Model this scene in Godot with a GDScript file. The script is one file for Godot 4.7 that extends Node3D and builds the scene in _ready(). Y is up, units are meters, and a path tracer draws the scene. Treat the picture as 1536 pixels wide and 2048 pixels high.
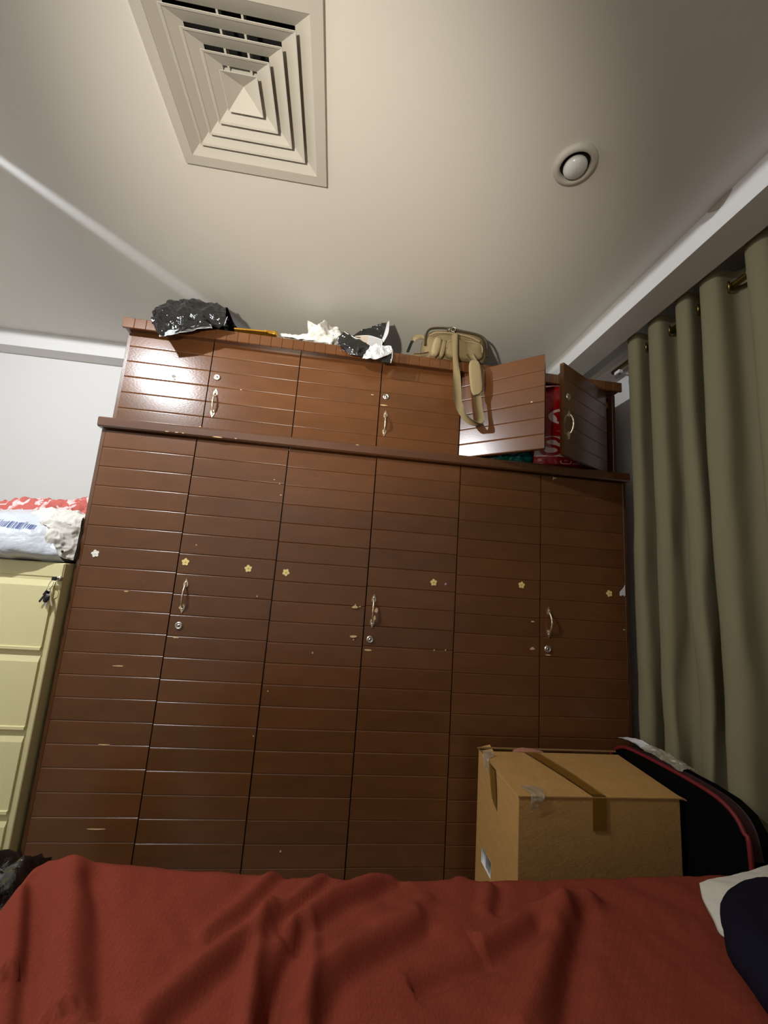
extends Node3D
# A bedroom corner at night: a six-door varnished wardrobe with a row of overhead cupboards, seen from a bed.
# Metres, y up. The wardrobe front is the plane z = 0, its left side x = 0.

const CEIL := 2.746
const DW := 0.42            # door width
var M := {}
var used := {}

# ------------------------------------------------------------------ helpers: nodes
func numbered(n: String) -> String:
	if not used.has(n):
		used[n] = 0
		return n
	used[n] += 1
	return "%s_%03d" % [n, used[n]]

func meta(o: Node, label: String, category: String, group := "") -> Node:
	o.set_meta("label", label)
	o.set_meta("category", category)
	if group != "":
		o.set_meta("group", group)
	return o

func thing(n: String, label: String, category: String, at := Vector3.ZERO, group := "") -> Node3D:
	var o := Node3D.new()
	o.name = numbered(n)
	add_child(o, true)
	o.position = at
	meta(o, label, category, group)
	return o

func begin(smooth := true) -> SurfaceTool:
	var st := SurfaceTool.new()
	st.begin(Mesh.PRIMITIVE_TRIANGLES)
	st.set_smooth_group(0 if smooth else -1)
	return st

func finish(st: SurfaceTool) -> ArrayMesh:
	st.generate_normals()
	return st.commit()

func put(n: String, mesh: Mesh, m: Material, parent: Node = null, at := Vector3.ZERO) -> MeshInstance3D:
	var o := MeshInstance3D.new()
	o.mesh = mesh
	o.material_override = m
	o.position = at
	o.cast_shadow = GeometryInstance3D.SHADOW_CASTING_SETTING_ON
	if parent == null:
		o.name = numbered(n)
		add_child(o, true)
	else:
		o.name = n
		parent.add_child(o, true)
	return o

func structure(n: String, mesh: Mesh, m: Material) -> MeshInstance3D:
	var o := put(n, mesh, m)
	o.set_meta("kind", "structure")
	return o

# ------------------------------------------------------------------ helpers: shapes
func tri(st: SurfaceTool, a: Vector3, b: Vector3, c: Vector3, ctr: Vector3) -> void:
	var n := (a - c).cross(a - b)
	if n.dot((a + b + c) / 3.0 - ctr) < 0.0:
		st.add_vertex(a); st.add_vertex(c); st.add_vertex(b)
	else:
		st.add_vertex(a); st.add_vertex(b); st.add_vertex(c)

func quad(st: SurfaceTool, a: Vector3, b: Vector3, c: Vector3, d: Vector3, ctr: Vector3) -> void:
	tri(st, a, b, c, ctr)
	tri(st, a, c, d, ctr)

# a box between two corners with chamfered edges
func add_box(st: SurfaceTool, lo: Vector3, hi: Vector3, ch := 0.0, xf := Transform3D.IDENTITY) -> void:
	var ctr := xf * ((lo + hi) * 0.5)
	var mid := (lo + hi) * 0.5
	var h := (hi - lo) * 0.5
	var P := func(s: Vector3, axis: int) -> Vector3:
		var v := Vector3.ZERO
		for i in 3:
			v[i] = mid[i] + s[i] * (h[i] if i == axis else h[i] - ch)
		return xf * v
	for a in 3:
		var b := (a + 1) % 3
		var c := (a + 2) % 3
		for s in [-1.0, 1.0]:
			var q: Array[Vector3] = []
			for bc in [[-1.0, -1.0], [1.0, -1.0], [1.0, 1.0], [-1.0, 1.0]]:
				var v := Vector3.ZERO
				v[a] = s; v[b] = bc[0]; v[c] = bc[1]
				q.append(P.call(v, a))
			quad(st, q[0], q[1], q[2], q[3], ctr)
		if ch > 0.0:
			for bc in [[-1.0, -1.0], [1.0, -1.0], [1.0, 1.0], [-1.0, 1.0]]:
				var v0 := Vector3.ZERO
				v0[a] = -1.0; v0[b] = bc[0]; v0[c] = bc[1]
				var v1 := v0
				v1[a] = 1.0
				quad(st, P.call(v0, b), P.call(v1, b), P.call(v1, c), P.call(v0, c), ctr)
	if ch > 0.0:
		for k in 8:
			var s := Vector3(1.0 if k & 1 else -1.0, 1.0 if k & 2 else -1.0, 1.0 if k & 4 else -1.0)
			tri(st, P.call(s, 0), P.call(s, 1), P.call(s, 2), ctr)

func box(lo: Vector3, hi: Vector3, ch := 0.0) -> ArrayMesh:
	var st := begin(false)
	add_box(st, lo, hi, ch)
	return finish(st)

func sized(s: Vector3, ch := 0.0) -> ArrayMesh:
	return box(s * -0.5, s * 0.5, ch)

# a convex-ish outline in (a, b) pushed along the third axis; axis 0: outline is (y, z) along x; 2: (x, y) along z
func prism(outline: PackedVector2Array, from: float, to: float, axis: int, st: SurfaceTool = null, xf := Transform3D.IDENTITY) -> ArrayMesh:
	var own := st == null
	if own:
		st = begin(false)
	var V := func(p: Vector2, d: float) -> Vector3:
		return xf * (Vector3(d, p.x, p.y) if axis == 0 else (Vector3(p.x, p.y, d) if axis == 2 else Vector3(p.x, d, p.y)))
	var n := outline.size()
	var idx := Geometry2D.triangulate_polygon(outline)
	var ctr2 := Vector2.ZERO
	for p in outline:
		ctr2 += p / n
	var mid: Vector3 = V.call(ctr2, (from + to) * 0.5)
	for t in range(0, idx.size(), 3):
		for d in [from, to]:
			var a: Vector3 = V.call(outline[idx[t]], d)
			var b: Vector3 = V.call(outline[idx[t + 1]], d)
			var c: Vector3 = V.call(outline[idx[t + 2]], d)
			var e: Vector3 = V.call(ctr2, d)
			tri(st, a, b, c, (a + b + c) / 3.0 - (e - mid))
	var ccw := 0.0
	for i in n:
		ccw += outline[i].cross(outline[(i + 1) % n])
	for i in n:
		var p := outline[i]
		var q := outline[(i + 1) % n]
		var nrm := (q - p).orthogonal() * (1.0 if ccw < 0.0 else -1.0)
		var m2 := (p + q) * 0.5
		var inside: Vector3 = V.call(m2 - nrm, (from + to) * 0.5)
		quad(st, V.call(p, from), V.call(q, from), V.call(q, to), V.call(p, to), inside)
	return finish(st) if own else null

# a surface of revolution about y; profile points (radius, height)
func add_lathe(st: SurfaceTool, prof: PackedVector2Array, seg := 32, xf := Transform3D.IDENTITY) -> void:
	for i in prof.size() - 1:
		for k in seg:
			var a0 := TAU * k / seg
			var a1 := TAU * (k + 1) / seg
			var p := prof[i]
			var q := prof[i + 1]
			var v := [Vector3(cos(a0) * p.x, p.y, sin(a0) * p.x), Vector3(cos(a1) * p.x, p.y, sin(a1) * p.x),
				Vector3(cos(a1) * q.x, q.y, sin(a1) * q.x), Vector3(cos(a0) * q.x, q.y, sin(a0) * q.x)]
			for t in [[0, 1, 2], [0, 2, 3]]:
				var a: Vector3 = xf * v[t[0]]
				var b: Vector3 = xf * v[t[1]]
				var c: Vector3 = xf * v[t[2]]
				if (b - a).cross(c - a).length() > 1e-12:
					st.add_vertex(a); st.add_vertex(b); st.add_vertex(c)

func smooth_path(pts: Array, per := 6) -> Array:
	var out := []
	var n := pts.size()
	for i in n - 1:
		var p0: Vector3 = pts[max(i - 1, 0)]
		var p3: Vector3 = pts[min(i + 2, n - 1)]
		for k in per:
			out.append((pts[i] as Vector3).cubic_interpolate(pts[i + 1], p0, p3, float(k) / per))
	out.append(pts[n - 1])
	return out

# a tube along a path; r is one radius or an array of radii, one per point
func add_tube(st: SurfaceTool, pts: Array, r, sides := 8, closed := false) -> void:
	var n := pts.size()
	var rings := []
	var up := Vector3.UP
	for i in n:
		var a: Vector3 = pts[(i - 1 + n) % n] if closed else pts[max(i - 1, 0)]
		var b: Vector3 = pts[(i + 1) % n] if closed else pts[min(i + 1, n - 1)]
		var d := (b - a).normalized()
		if i == 0:
			up = Vector3.UP if absf(d.y) < 0.9 else Vector3.RIGHT
		var u := (up - d * up.dot(d)).normalized()
		up = u
		var w := d.cross(u)
		var ring := []
		var rad: float = r[i] if r is Array else r
		for k in sides:
			var t := TAU * k / sides
			ring.append((pts[i] as Vector3) + (u * cos(t) + w * sin(t)) * rad)
		rings.append(ring)
	for i in (n if closed else n - 1):
		var j := (i + 1) % n
		var ctr: Vector3 = ((pts[i] as Vector3) + (pts[j] as Vector3)) * 0.5
		for k in sides:
			var l := (k + 1) % sides
			quad(st, rings[i][k], rings[i][l], rings[j][l], rings[j][k], ctr)
	if not closed:
		for e in [0, n - 1]:
			var inner: Vector3 = pts[1] if e == 0 else pts[n - 2]
			for k in sides:
				tri(st, pts[e], rings[e][k], rings[e][(k + 1) % sides], inner)

func tube(pts: Array, r, sides := 8, closed := false) -> ArrayMesh:
	var st := begin()
	add_tube(st, pts, r, sides, closed)
	return finish(st)

# a grid of points as cloth or film with a thickness, closed round its rim
func grid_mesh(g: Array, thick: float, smooth := true) -> ArrayMesh:
	var st := begin(smooth)
	var nv := g.size()
	var nu: int = g[0].size()
	var back := []
	for j in nv:
		var row := []
		for i in nu:
			var du: Vector3 = g[j][min(i + 1, nu - 1)] - g[j][max(i - 1, 0)]
			var dv: Vector3 = g[min(j + 1, nv - 1)][i] - g[max(j - 1, 0)][i]
			var nrm := dv.cross(du)
			if nrm.length() < 1e-10:
				nrm = Vector3.UP
			row.append(g[j][i] - nrm.normalized() * thick)
		back.append(row)
	var emit := func(v: Vector3, i: int, j: int) -> void:
		st.set_uv(Vector2(float(i) / (nu - 1), float(j) / (nv - 1)))
		st.add_vertex(v)
	for j in nv - 1:
		for i in nu - 1:
			for t in [[0, 0, 1, 0, 1, 1], [0, 0, 1, 1, 0, 1]]:
				for k in [0, 2, 1]:
					emit.call(g[j + t[k * 2 + 1]][i + t[k * 2]], i + t[k * 2], j + t[k * 2 + 1])
				for k in 3:
					emit.call(back[j + t[k * 2 + 1]][i + t[k * 2]], i + t[k * 2], j + t[k * 2 + 1])
	var rim := []
	for i in nu:
		rim.append([i, 0])
	for j in range(1, nv):
		rim.append([nu - 1, j])
	for i in range(nu - 2, -1, -1):
		rim.append([i, nv - 1])
	for j in range(nv - 2, 0, -1):
		rim.append([0, j])
	for k in rim.size():
		var a = rim[k]
		var b = rim[(k + 1) % rim.size()]
		for e in [[g, a], [back, b], [g, b], [g, a], [back, a], [back, b]]:
			emit.call(e[0][e[1][1]][e[1][0]], e[1][0], e[1][1])
	return finish(st)

# control rows -> smooth grid, crumpled by noise along its normal
func sheet(rows: Array, nu: int, nv: int, thick: float, amp := 0.0, freq := 10.0, seed := 1, smooth := true, ridged := true) -> ArrayMesh:
	var cols := []
	for row in rows:
		var line := []
		var n: int = row.size()
		for i in nu:
			var t := float(i) / (nu - 1) * (n - 1)
			var k: int = min(int(t), n - 2)
			line.append((row[k] as Vector3).cubic_interpolate(row[k + 1], row[max(k - 1, 0)], row[min(k + 2, n - 1)], t - k))
		cols.append(line)
	var g := []
	var m := cols.size()
	for j in nv:
		var t := float(j) / (nv - 1) * (m - 1)
		var k: int = min(int(t), m - 2)
		var line := []
		for i in nu:
			line.append((cols[k][i] as Vector3).cubic_interpolate(cols[k + 1][i], cols[max(k - 1, 0)][i], cols[min(k + 2, m - 1)][i], t - k))
		g.append(line)
	if amp > 0.0:
		var nz := crumple(seed, freq, ridged)
		var out := []
		for j in nv:
			var line := []
			for i in nu:
				var du: Vector3 = g[j][min(i + 1, nu - 1)] - g[j][max(i - 1, 0)]
				var dv: Vector3 = g[min(j + 1, nv - 1)][i] - g[max(j - 1, 0)][i]
				var nrm := dv.cross(du).normalized()
				line.append(g[j][i] + nrm * nz.get_noise_3dv(g[j][i]) * amp)
			out.append(line)
		g = out
	return grid_mesh(g, thick, smooth)

func crumple(seed: int, freq: float, ridged := true) -> FastNoiseLite:
	var nz := FastNoiseLite.new()
	nz.seed = seed
	nz.frequency = freq
	nz.noise_type = FastNoiseLite.TYPE_SIMPLEX_SMOOTH
	nz.fractal_type = FastNoiseLite.FRACTAL_RIDGED if ridged else FastNoiseLite.FRACTAL_FBM
	nz.fractal_octaves = 3
	return nz

# a closed lump: superellipsoid with crumpled skin; warp may move each point
func lump(half: Vector3, power: float, amp: float, freq: float, seed: int, nu := 56, nv := 36, smooth := true, ridged := true, warp = null) -> ArrayMesh:
	var nz := crumple(seed, freq, ridged)
	var st := begin(smooth)
	var g := []
	for j in nv + 1:
		var th := PI * j / nv
		var row := []
		for i in nu:
			var ph := TAU * i / nu
			var d := Vector3(sin(th) * cos(ph), cos(th), sin(th) * sin(ph))
			var l := pow(pow(absf(d.x), power) + pow(absf(d.y), power) + pow(absf(d.z), power), 1.0 / power)
			var p := d / l * half
			p += d * nz.get_noise_3dv(p) * amp
			if warp != null:
				p = warp.call(p)
			row.append(p)
		g.append(row)
	for j in nv:
		for i in nu:
			var i2 := (i + 1) % nu
			var q := [g[j][i], g[j][i2], g[j + 1][i2], g[j + 1][i]]
			var uv := [Vector2(float(i) / nu, float(j) / nv), Vector2(float(i + 1) / nu, float(j) / nv), Vector2(float(i + 1) / nu, float(j + 1) / nv), Vector2(float(i) / nu, float(j + 1) / nv)]
			for t in [[0, 1, 2], [0, 2, 3]]:
				if ((q[t[1]] - q[t[0]]) as Vector3).cross(q[t[2]] - q[t[0]]).length() < 1e-13:
					continue
				for k in t:
					st.set_uv(uv[k])
					st.add_vertex(q[k])
	return finish(st)

# a strap: a flat band along a path; side gives the direction of its width at each point
func band(pts: Array, sides: Array, width: float, thick: float) -> ArrayMesh:
	var P := smooth_path(pts, 6)
	var S := smooth_path(sides, 6)
	var g := []
	for i in P.size():
		var s: Vector3 = (S[i] as Vector3).normalized() * width * 0.5
		g.append([P[i] - s, P[i], P[i] + s])
	return grid_mesh(g, thick)

# ------------------------------------------------------------------ helpers: materials
func noise_image(seed: int, freq: float, size := 512, octaves := 4, ridged := false) -> Image:
	var nz := FastNoiseLite.new()
	nz.seed = seed
	nz.frequency = freq
	nz.fractal_octaves = octaves
	nz.fractal_type = FastNoiseLite.FRACTAL_RIDGED if ridged else FastNoiseLite.FRACTAL_FBM
	return nz.get_seamless_image(size, size)

func tint_texture(seed: int, freq: float, a: Color, b: Color, size := 256, octaves := 4) -> ImageTexture:
	var src := noise_image(seed, freq, size, octaves)
	var img := Image.create(size, size, true, Image.FORMAT_RGB8)
	for y in size:
		for x in size:
			img.set_pixel(x, y, a.lerp(b, smoothstep(0.2, 0.8, src.get_pixel(x, y).r)))
	img.generate_mipmaps()
	return ImageTexture.create_from_image(img)

func bump_texture(seed: int, freq: float, strength: float, size := 512, octaves := 3, ridged := false) -> ImageTexture:
	var src := noise_image(seed, freq, size, octaves, ridged)
	src.convert(Image.FORMAT_RGB8)
	src.bump_map_to_normal_map(strength)
	return ImageTexture.create_from_image(src)

func weave_texture(strength: float) -> ImageTexture:
	var img := Image.create(128, 128, false, Image.FORMAT_RGB8)
	for y in 128:
		for x in 128:
			var h := 0.5 + 0.25 * sin(TAU * x / 8.0) * (1.0 if (y / 8) % 2 == 0 else -1.0) + 0.25 * sin(TAU * y / 8.0)
			img.set_pixel(x, y, Color(h, h, h))
	img.bump_map_to_normal_map(strength)
	return ImageTexture.create_from_image(img)

func mat(c: Color, rough := 0.8, metal := 0.0, spec := 0.5) -> StandardMaterial3D:
	var m := StandardMaterial3D.new()
	m.albedo_color = c
	m.roughness = rough
	m.metallic = metal
	m.metallic_specular = spec
	return m

func grained(tex: Texture2D, scale: Vector3, rough := 0.8, normal: Texture2D = null, nscale := 1.0, spec := 0.5) -> StandardMaterial3D:
	var m := mat(Color.WHITE, rough, 0.0, spec)
	m.albedo_texture = tex
	m.uv1_triplanar = true
	m.uv1_world_triplanar = true
	m.uv1_scale = scale
	if normal:
		m.normal_enabled = true
		m.normal_texture = normal
		m.normal_scale = nscale
	return m

func rough_mat(c: Color, rough: float, normal: Texture2D, nscale: float, scale: float, spec := 0.5) -> StandardMaterial3D:
	var m := mat(c, rough, 0.0, spec)
	m.uv1_triplanar = true
	m.uv1_world_triplanar = true
	m.uv1_scale = Vector3.ONE * scale
	m.normal_enabled = true
	m.normal_texture = normal
	m.normal_scale = nscale
	return m

func printed(img: Image, rough := 0.4, spec := 0.5) -> StandardMaterial3D:
	img.generate_mipmaps()
	var m := mat(Color.WHITE, rough, 0.0, spec)
	m.albedo_texture = ImageTexture.create_from_image(img)
	m.texture_repeat = false
	return m

func stroke(img: Image, pts: Array, width: float, c: Color) -> void:
	for k in pts.size() - 1:
		var a: Vector2 = pts[k]
		var b: Vector2 = pts[k + 1]
		var lo := Vector2(minf(a.x, b.x), minf(a.y, b.y)) - Vector2.ONE * (width + 1)
		var hi := Vector2(maxf(a.x, b.x), maxf(a.y, b.y)) + Vector2.ONE * (width + 1)
		for y in range(max(0, int(lo.y)), min(img.get_height(), int(hi.y) + 1)):
			for x in range(max(0, int(lo.x)), min(img.get_width(), int(hi.x) + 1)):
				var p := Vector2(x + 0.5, y + 0.5)
				var d := p.distance_to(Geometry2D.get_closest_point_to_segment(p, a, b))
				var t := clampf(width * 0.5 - d + 0.5, 0.0, 1.0)
				if t > 0.0:
					img.set_pixel(x, y, img.get_pixel(x, y).lerp(c, t))

func curve2(pts: Array, per := 8) -> Array:
	var v := []
	for p in pts:
		v.append(Vector3(p.x, p.y, 0))
	var out := []
	for p in smooth_path(v, per):
		out.append(Vector2(p.x, p.y))
	return out

func make_materials() -> void:
	var peel := bump_texture(3, 0.14, 2.0, 512, 3)
	var fine := bump_texture(5, 0.09, 3.0, 256, 3)
	var crinkle := bump_texture(8, 0.012, 8.0, 512, 4, true)
	var weave := weave_texture(2.0)
	M.plaster = rough_mat(Color(0.88, 0.87, 0.855), 0.9, fine, 0.006, 2.0, 0.3)
	M.ceiling = rough_mat(Color(0.87, 0.86, 0.825), 0.92, fine, 0.006, 2.0, 0.3)
	M.patch = mat(Color(0.66, 0.63, 0.58), 0.95)
	M.floor = grained(tint_texture(21, 0.01, Color(0.50, 0.46, 0.40), Color(0.55, 0.51, 0.44)), Vector3.ONE, 0.5)
	# varnished brown boards: three tones so that neighbouring boards differ a little
	M.wood = []
	for k in 3:
		var d := 1.0 + (k - 1) * 0.035
		var a := Color(0.39 * d, 0.244 * d, 0.134 * d)
		var b := Color(0.41 * d, 0.258 * d, 0.143 * d)
		M.wood.append(grained(tint_texture(31 + k, 0.02, a, b, 256, 5), Vector3(0.8, 2.5, 2.5), 0.24, peel, 0.05, 0.52))
	M.carcass = grained(tint_texture(41, 0.02, Color(0.34, 0.203, 0.102), Color(0.36, 0.216, 0.11), 256, 5), Vector3(0.8, 2.5, 2.5), 0.26, peel, 0.03, 0.75)
	M.bare = mat(Color(0.86, 0.72, 0.52), 0.85)
	M.chip_grey = mat(Color(0.55, 0.52, 0.47), 0.8)
	M.interior = mat(Color(0.16, 0.095, 0.06), 0.7)
	M.metal = mat(Color(0.86, 0.80, 0.69), 0.42, 1.0)
	M.steel = mat(Color(0.84, 0.82, 0.78), 0.35, 1.0)
	M.brass = mat(Color(0.55, 0.47, 0.25), 0.35, 1.0)
	M.black = mat(Color(0.02, 0.02, 0.022), 0.5)
	M.keyhole = mat(Color(0.03, 0.025, 0.02), 0.6)
	M.sticker = mat(Color(0.95, 0.86, 0.55), 0.5)
	M.sticker_white = mat(Color(0.93, 0.9, 0.85), 0.5)
	M.sticker_core = mat(Color(0.85, 0.66, 0.25), 0.5)
	M.lilac = mat(Color(0.72, 0.45, 0.6), 0.5)
	M.paper = mat(Color(0.88, 0.87, 0.86), 0.8)
	M.enamel = rough_mat(Color(0.875, 0.835, 0.63), 0.45, fine, 0.015, 3.0)
	M.vent = mat(Color(0.76, 0.745, 0.705), 0.5)
	M.dark = mat(Color(0.012, 0.012, 0.012), 0.9)
	M.curtain = grained(tint_texture(51, 0.02, Color(0.47, 0.442, 0.338), Color(0.49, 0.46, 0.353)), Vector3.ONE * 1.2, 0.92, weave, 0.15, 0.2)
	M.curtain.uv1_scale = Vector3.ONE * 40.0
	M.sheet = grained(tint_texture(61, 0.01, Color(0.46, 0.20, 0.145), Color(0.50, 0.225, 0.16)), Vector3.ONE * 50.0, 0.9, weave, 0.05, 0.2)
	M.mattress = mat(Color(0.75, 0.72, 0.66), 0.9)
	M.bed = mat(Color(0.25, 0.15, 0.09), 0.6)
	M.card = grained(tint_texture(71, 0.02, Color(0.69, 0.525, 0.305), Color(0.71, 0.54, 0.315)), Vector3(2, 5, 2), 0.82, fine, 0.15, 0.3)
	M.card_edge = mat(Color(0.5, 0.37, 0.21), 0.9)
	M.card_torn = mat(Color(0.66, 0.44, 0.34), 0.9)
	M.tape = mat(Color(0.47, 0.33, 0.13), 0.22)
	M.clear_tape = mat(Color(0.8, 0.75, 0.65, 0.22), 0.08)
	M.clear_tape.transparency = BaseMaterial3D.TRANSPARENCY_ALPHA
	M.case_cloth = rough_mat(Color(0.05, 0.043, 0.042), 0.95, weave, 0.1, 10.0, 0.08)
	M.case_red = mat(Color(0.40, 0.03, 0.055), 0.65)
	M.case_trim = mat(Color(0.17, 0.03, 0.04), 0.7)
	M.navy = rough_mat(Color(0.085, 0.075, 0.115), 0.95, weave, 0.6, 14.0, 0.2)
	M.pillow = rough_mat(Color(0.82, 0.79, 0.73), 0.9, weave, 0.3, 12.0, 0.2)
	M.black_film = rough_mat(Color(0.055, 0.056, 0.06), 0.16, crinkle, 0.6, 3.0, 0.7)
	M.grey_film = rough_mat(Color(0.62, 0.63, 0.64), 0.2, crinkle, 0.5, 3.0, 0.6)
	M.white_film = rough_mat(Color(0.84, 0.85, 0.86), 0.32, crinkle, 0.35, 2.0)
	M.clear_film = rough_mat(Color(0.9, 0.89, 0.86), 0.25, crinkle, 0.5, 3.0)
	M.clear_film.backlight_enabled = true
	M.clear_film.backlight = Color(0.5, 0.5, 0.48)
	M.gold = rough_mat(Color(0.80, 0.60, 0.22), 0.25, crinkle, 0.4, 3.0, 0.6)
	M.gold.metallic = 0.8
	M.teal = rough_mat(Color(0.03, 0.36, 0.34), 0.3, crinkle, 0.6, 3.0)
	M.tan = rough_mat(Color(0.52, 0.455, 0.325), 0.85, weave, 0.5, 16.0, 0.3)
	M.tan_light = rough_mat(Color(0.62, 0.55, 0.41), 0.85, weave, 0.5, 16.0, 0.3)
	M.zip = mat(Color(0.23, 0.19, 0.09), 0.6)
	M.white_cloth = rough_mat(Color(0.86, 0.84, 0.80), 0.92, weave, 0.3, 14.0, 0.2)
	M.glow = mat(Color(1, 1, 1), 0.4)
	M.glow.emission_enabled = true
	M.glow.emission = Color(1.0, 0.95, 0.88)
	M.glow.emission_energy_multiplier = 5.0
	M.lamp_body = mat(Color(0.85, 0.85, 0.83), 0.4)

# ------------------------------------------------------------------ the build
func _ready() -> void:
	# camera
	var cam := Camera3D.new()
	cam.name = "camera"
	cam.position = Vector3(1.1075, 1.346, 1.892)
	cam.rotation_degrees = Vector3(9.493, -6.234, 4.128)
	cam.fov = 103.28
	cam.near = 0.02
	add_child(cam)
	cam.current = true
	# surroundings and exposure
	var env := Environment.new()
	env.background_mode = Environment.BG_COLOR
	env.background_color = Color(0, 0, 0)
	env.ambient_light_source = Environment.AMBIENT_SOURCE_DISABLED
	env.tonemap_mode = Environment.TONE_MAPPER_LINEAR
	env.tonemap_exposure = 1.0
	env.sdfgi_enabled = true
	env.ssao_enabled = true
	env.ssil_enabled = true
	var we := WorldEnvironment.new()
	we.name = "surroundings"
	we.environment = env
	add_child(we)
	make_materials()
	build_lamp(Vector3(-0.29, 2.732, 1.05), 3.15, Color(0.96, 0.98, 1.0))
	build_floor_lamp(Vector3(0.35, 1.35, 2.45), Vector3(1.1, 2.746, 0.1), 5.9, 27.0, Color(1.0, 0.96, 0.89))
	build_room()
	build_wardrobe()
	build_overhead()
	build_cabinet()
	build_curtain()
	build_bed()
	build_carton()
	build_suitcase()
	build_ceiling_fittings()
	build_top_items()
	build_cupboard_contents()
	build_cabinet_items()
	build_small_things()

func build_lamp(at: Vector3, energy: float, c: Color) -> void:
	# a shallow flush lamp: its white tray keeps the light off the ceiling
	var t := thing("ceiling_lamp", "round white flush ceiling lamp with an opal disc left of the bed", "lamp", at)
	var st := begin()
	add_lathe(st, PackedVector2Array([Vector2(0, 0.014), Vector2(0.128, 0.014), Vector2(0.13, 0.010), Vector2(0.128, 0.006), Vector2(0.11, 0.004), Vector2(0, 0.004)]), 48)
	put("lamp_tray", finish(st), M.lamp_body, t)
	st = begin()
	add_lathe(st, PackedVector2Array([Vector2(0, 0.0035), Vector2(0.106, 0.0035), Vector2(0.107, 0.002), Vector2(0.10, -0.006), Vector2(0.06, -0.012), Vector2(0, -0.014)]), 48)
	put("lamp_disc", finish(st), M.glow, t)
	var l := SpotLight3D.new()
	l.name = "lamp_light"
	l.light_color = c
	l.light_energy = energy
	l.light_size = 0.018
	l.spot_range = 12.0
	l.spot_attenuation = 2.0
	l.spot_angle = 89.9
	l.spot_angle_attenuation = 0.001
	l.shadow_enabled = true
	t.add_child(l)
	l.position = Vector3(0, -0.009, 0)
	l.rotation_degrees.x = -90.0
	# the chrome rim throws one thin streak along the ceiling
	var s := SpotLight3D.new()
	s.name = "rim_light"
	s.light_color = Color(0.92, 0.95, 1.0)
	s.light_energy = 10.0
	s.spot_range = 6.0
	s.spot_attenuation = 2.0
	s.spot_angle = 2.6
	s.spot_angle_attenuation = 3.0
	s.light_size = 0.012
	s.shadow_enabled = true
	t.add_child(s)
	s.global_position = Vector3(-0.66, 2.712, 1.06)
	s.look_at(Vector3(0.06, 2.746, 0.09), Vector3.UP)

func build_floor_lamp(at: Vector3, aim: Vector3, energy: float, cone: float, c: Color) -> void:
	# a reading lamp behind the bed, its cone turned up to the ceiling
	var t := thing("floor_lamp", "black reading lamp on a slim pole behind the bed turned up to the ceiling", "lamp", Vector3(at.x, 0, at.z))
	var st := begin()
	add_lathe(st, PackedVector2Array([Vector2(0, 0.025), Vector2(0.02, 0.025), Vector2(0.12, 0.014), Vector2(0.13, 0.006), Vector2(0.13, 0.0), Vector2(0, 0.0)]), 40)
	put("base", finish(st), M.black, t)
	var d := (aim - at).normalized()
	put("pole", tube([Vector3(0, 0.02, 0), Vector3(0, at.y * 0.5, 0), Vector3(0, at.y, 0) - d * 0.10], 0.009, 12), M.black, t)
	var xf := Transform3D(Basis(Quaternion(Vector3.UP, d)), Vector3(0, at.y, 0))
	st = begin()
	add_lathe(st, PackedVector2Array([Vector2(0, -0.11), Vector2(0.03, -0.105), Vector2(0.045, -0.06), Vector2(0.09, 0.03), Vector2(0.087, 0.03), Vector2(0.042, -0.058), Vector2(0.0, -0.09)]), 40, xf)
	put("shade", finish(st), M.black, t)
	st = begin()
	var prof := PackedVector2Array()
	for k in 13:
		var a := -PI * 0.5 + PI * k / 12.0
		prof.append(Vector2(0.03 * cos(a), 0.03 * sin(a)))
	add_lathe(st, prof, 24, xf)
	put("bulb", finish(st), M.glow, t)
	var l := SpotLight3D.new()
	l.name = "reading_light"
	l.light_color = c
	l.light_energy = energy
	l.light_size = 0.05
	l.spot_range = 12.0
	l.spot_attenuation = 2.0
	l.spot_angle = cone
	l.spot_angle_attenuation = 2.0
	l.shadow_enabled = true
	t.add_child(l)
	l.position = Vector3(0, at.y, 0) + d * 0.04
	l.look_at(aim, Vector3.UP)

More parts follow.
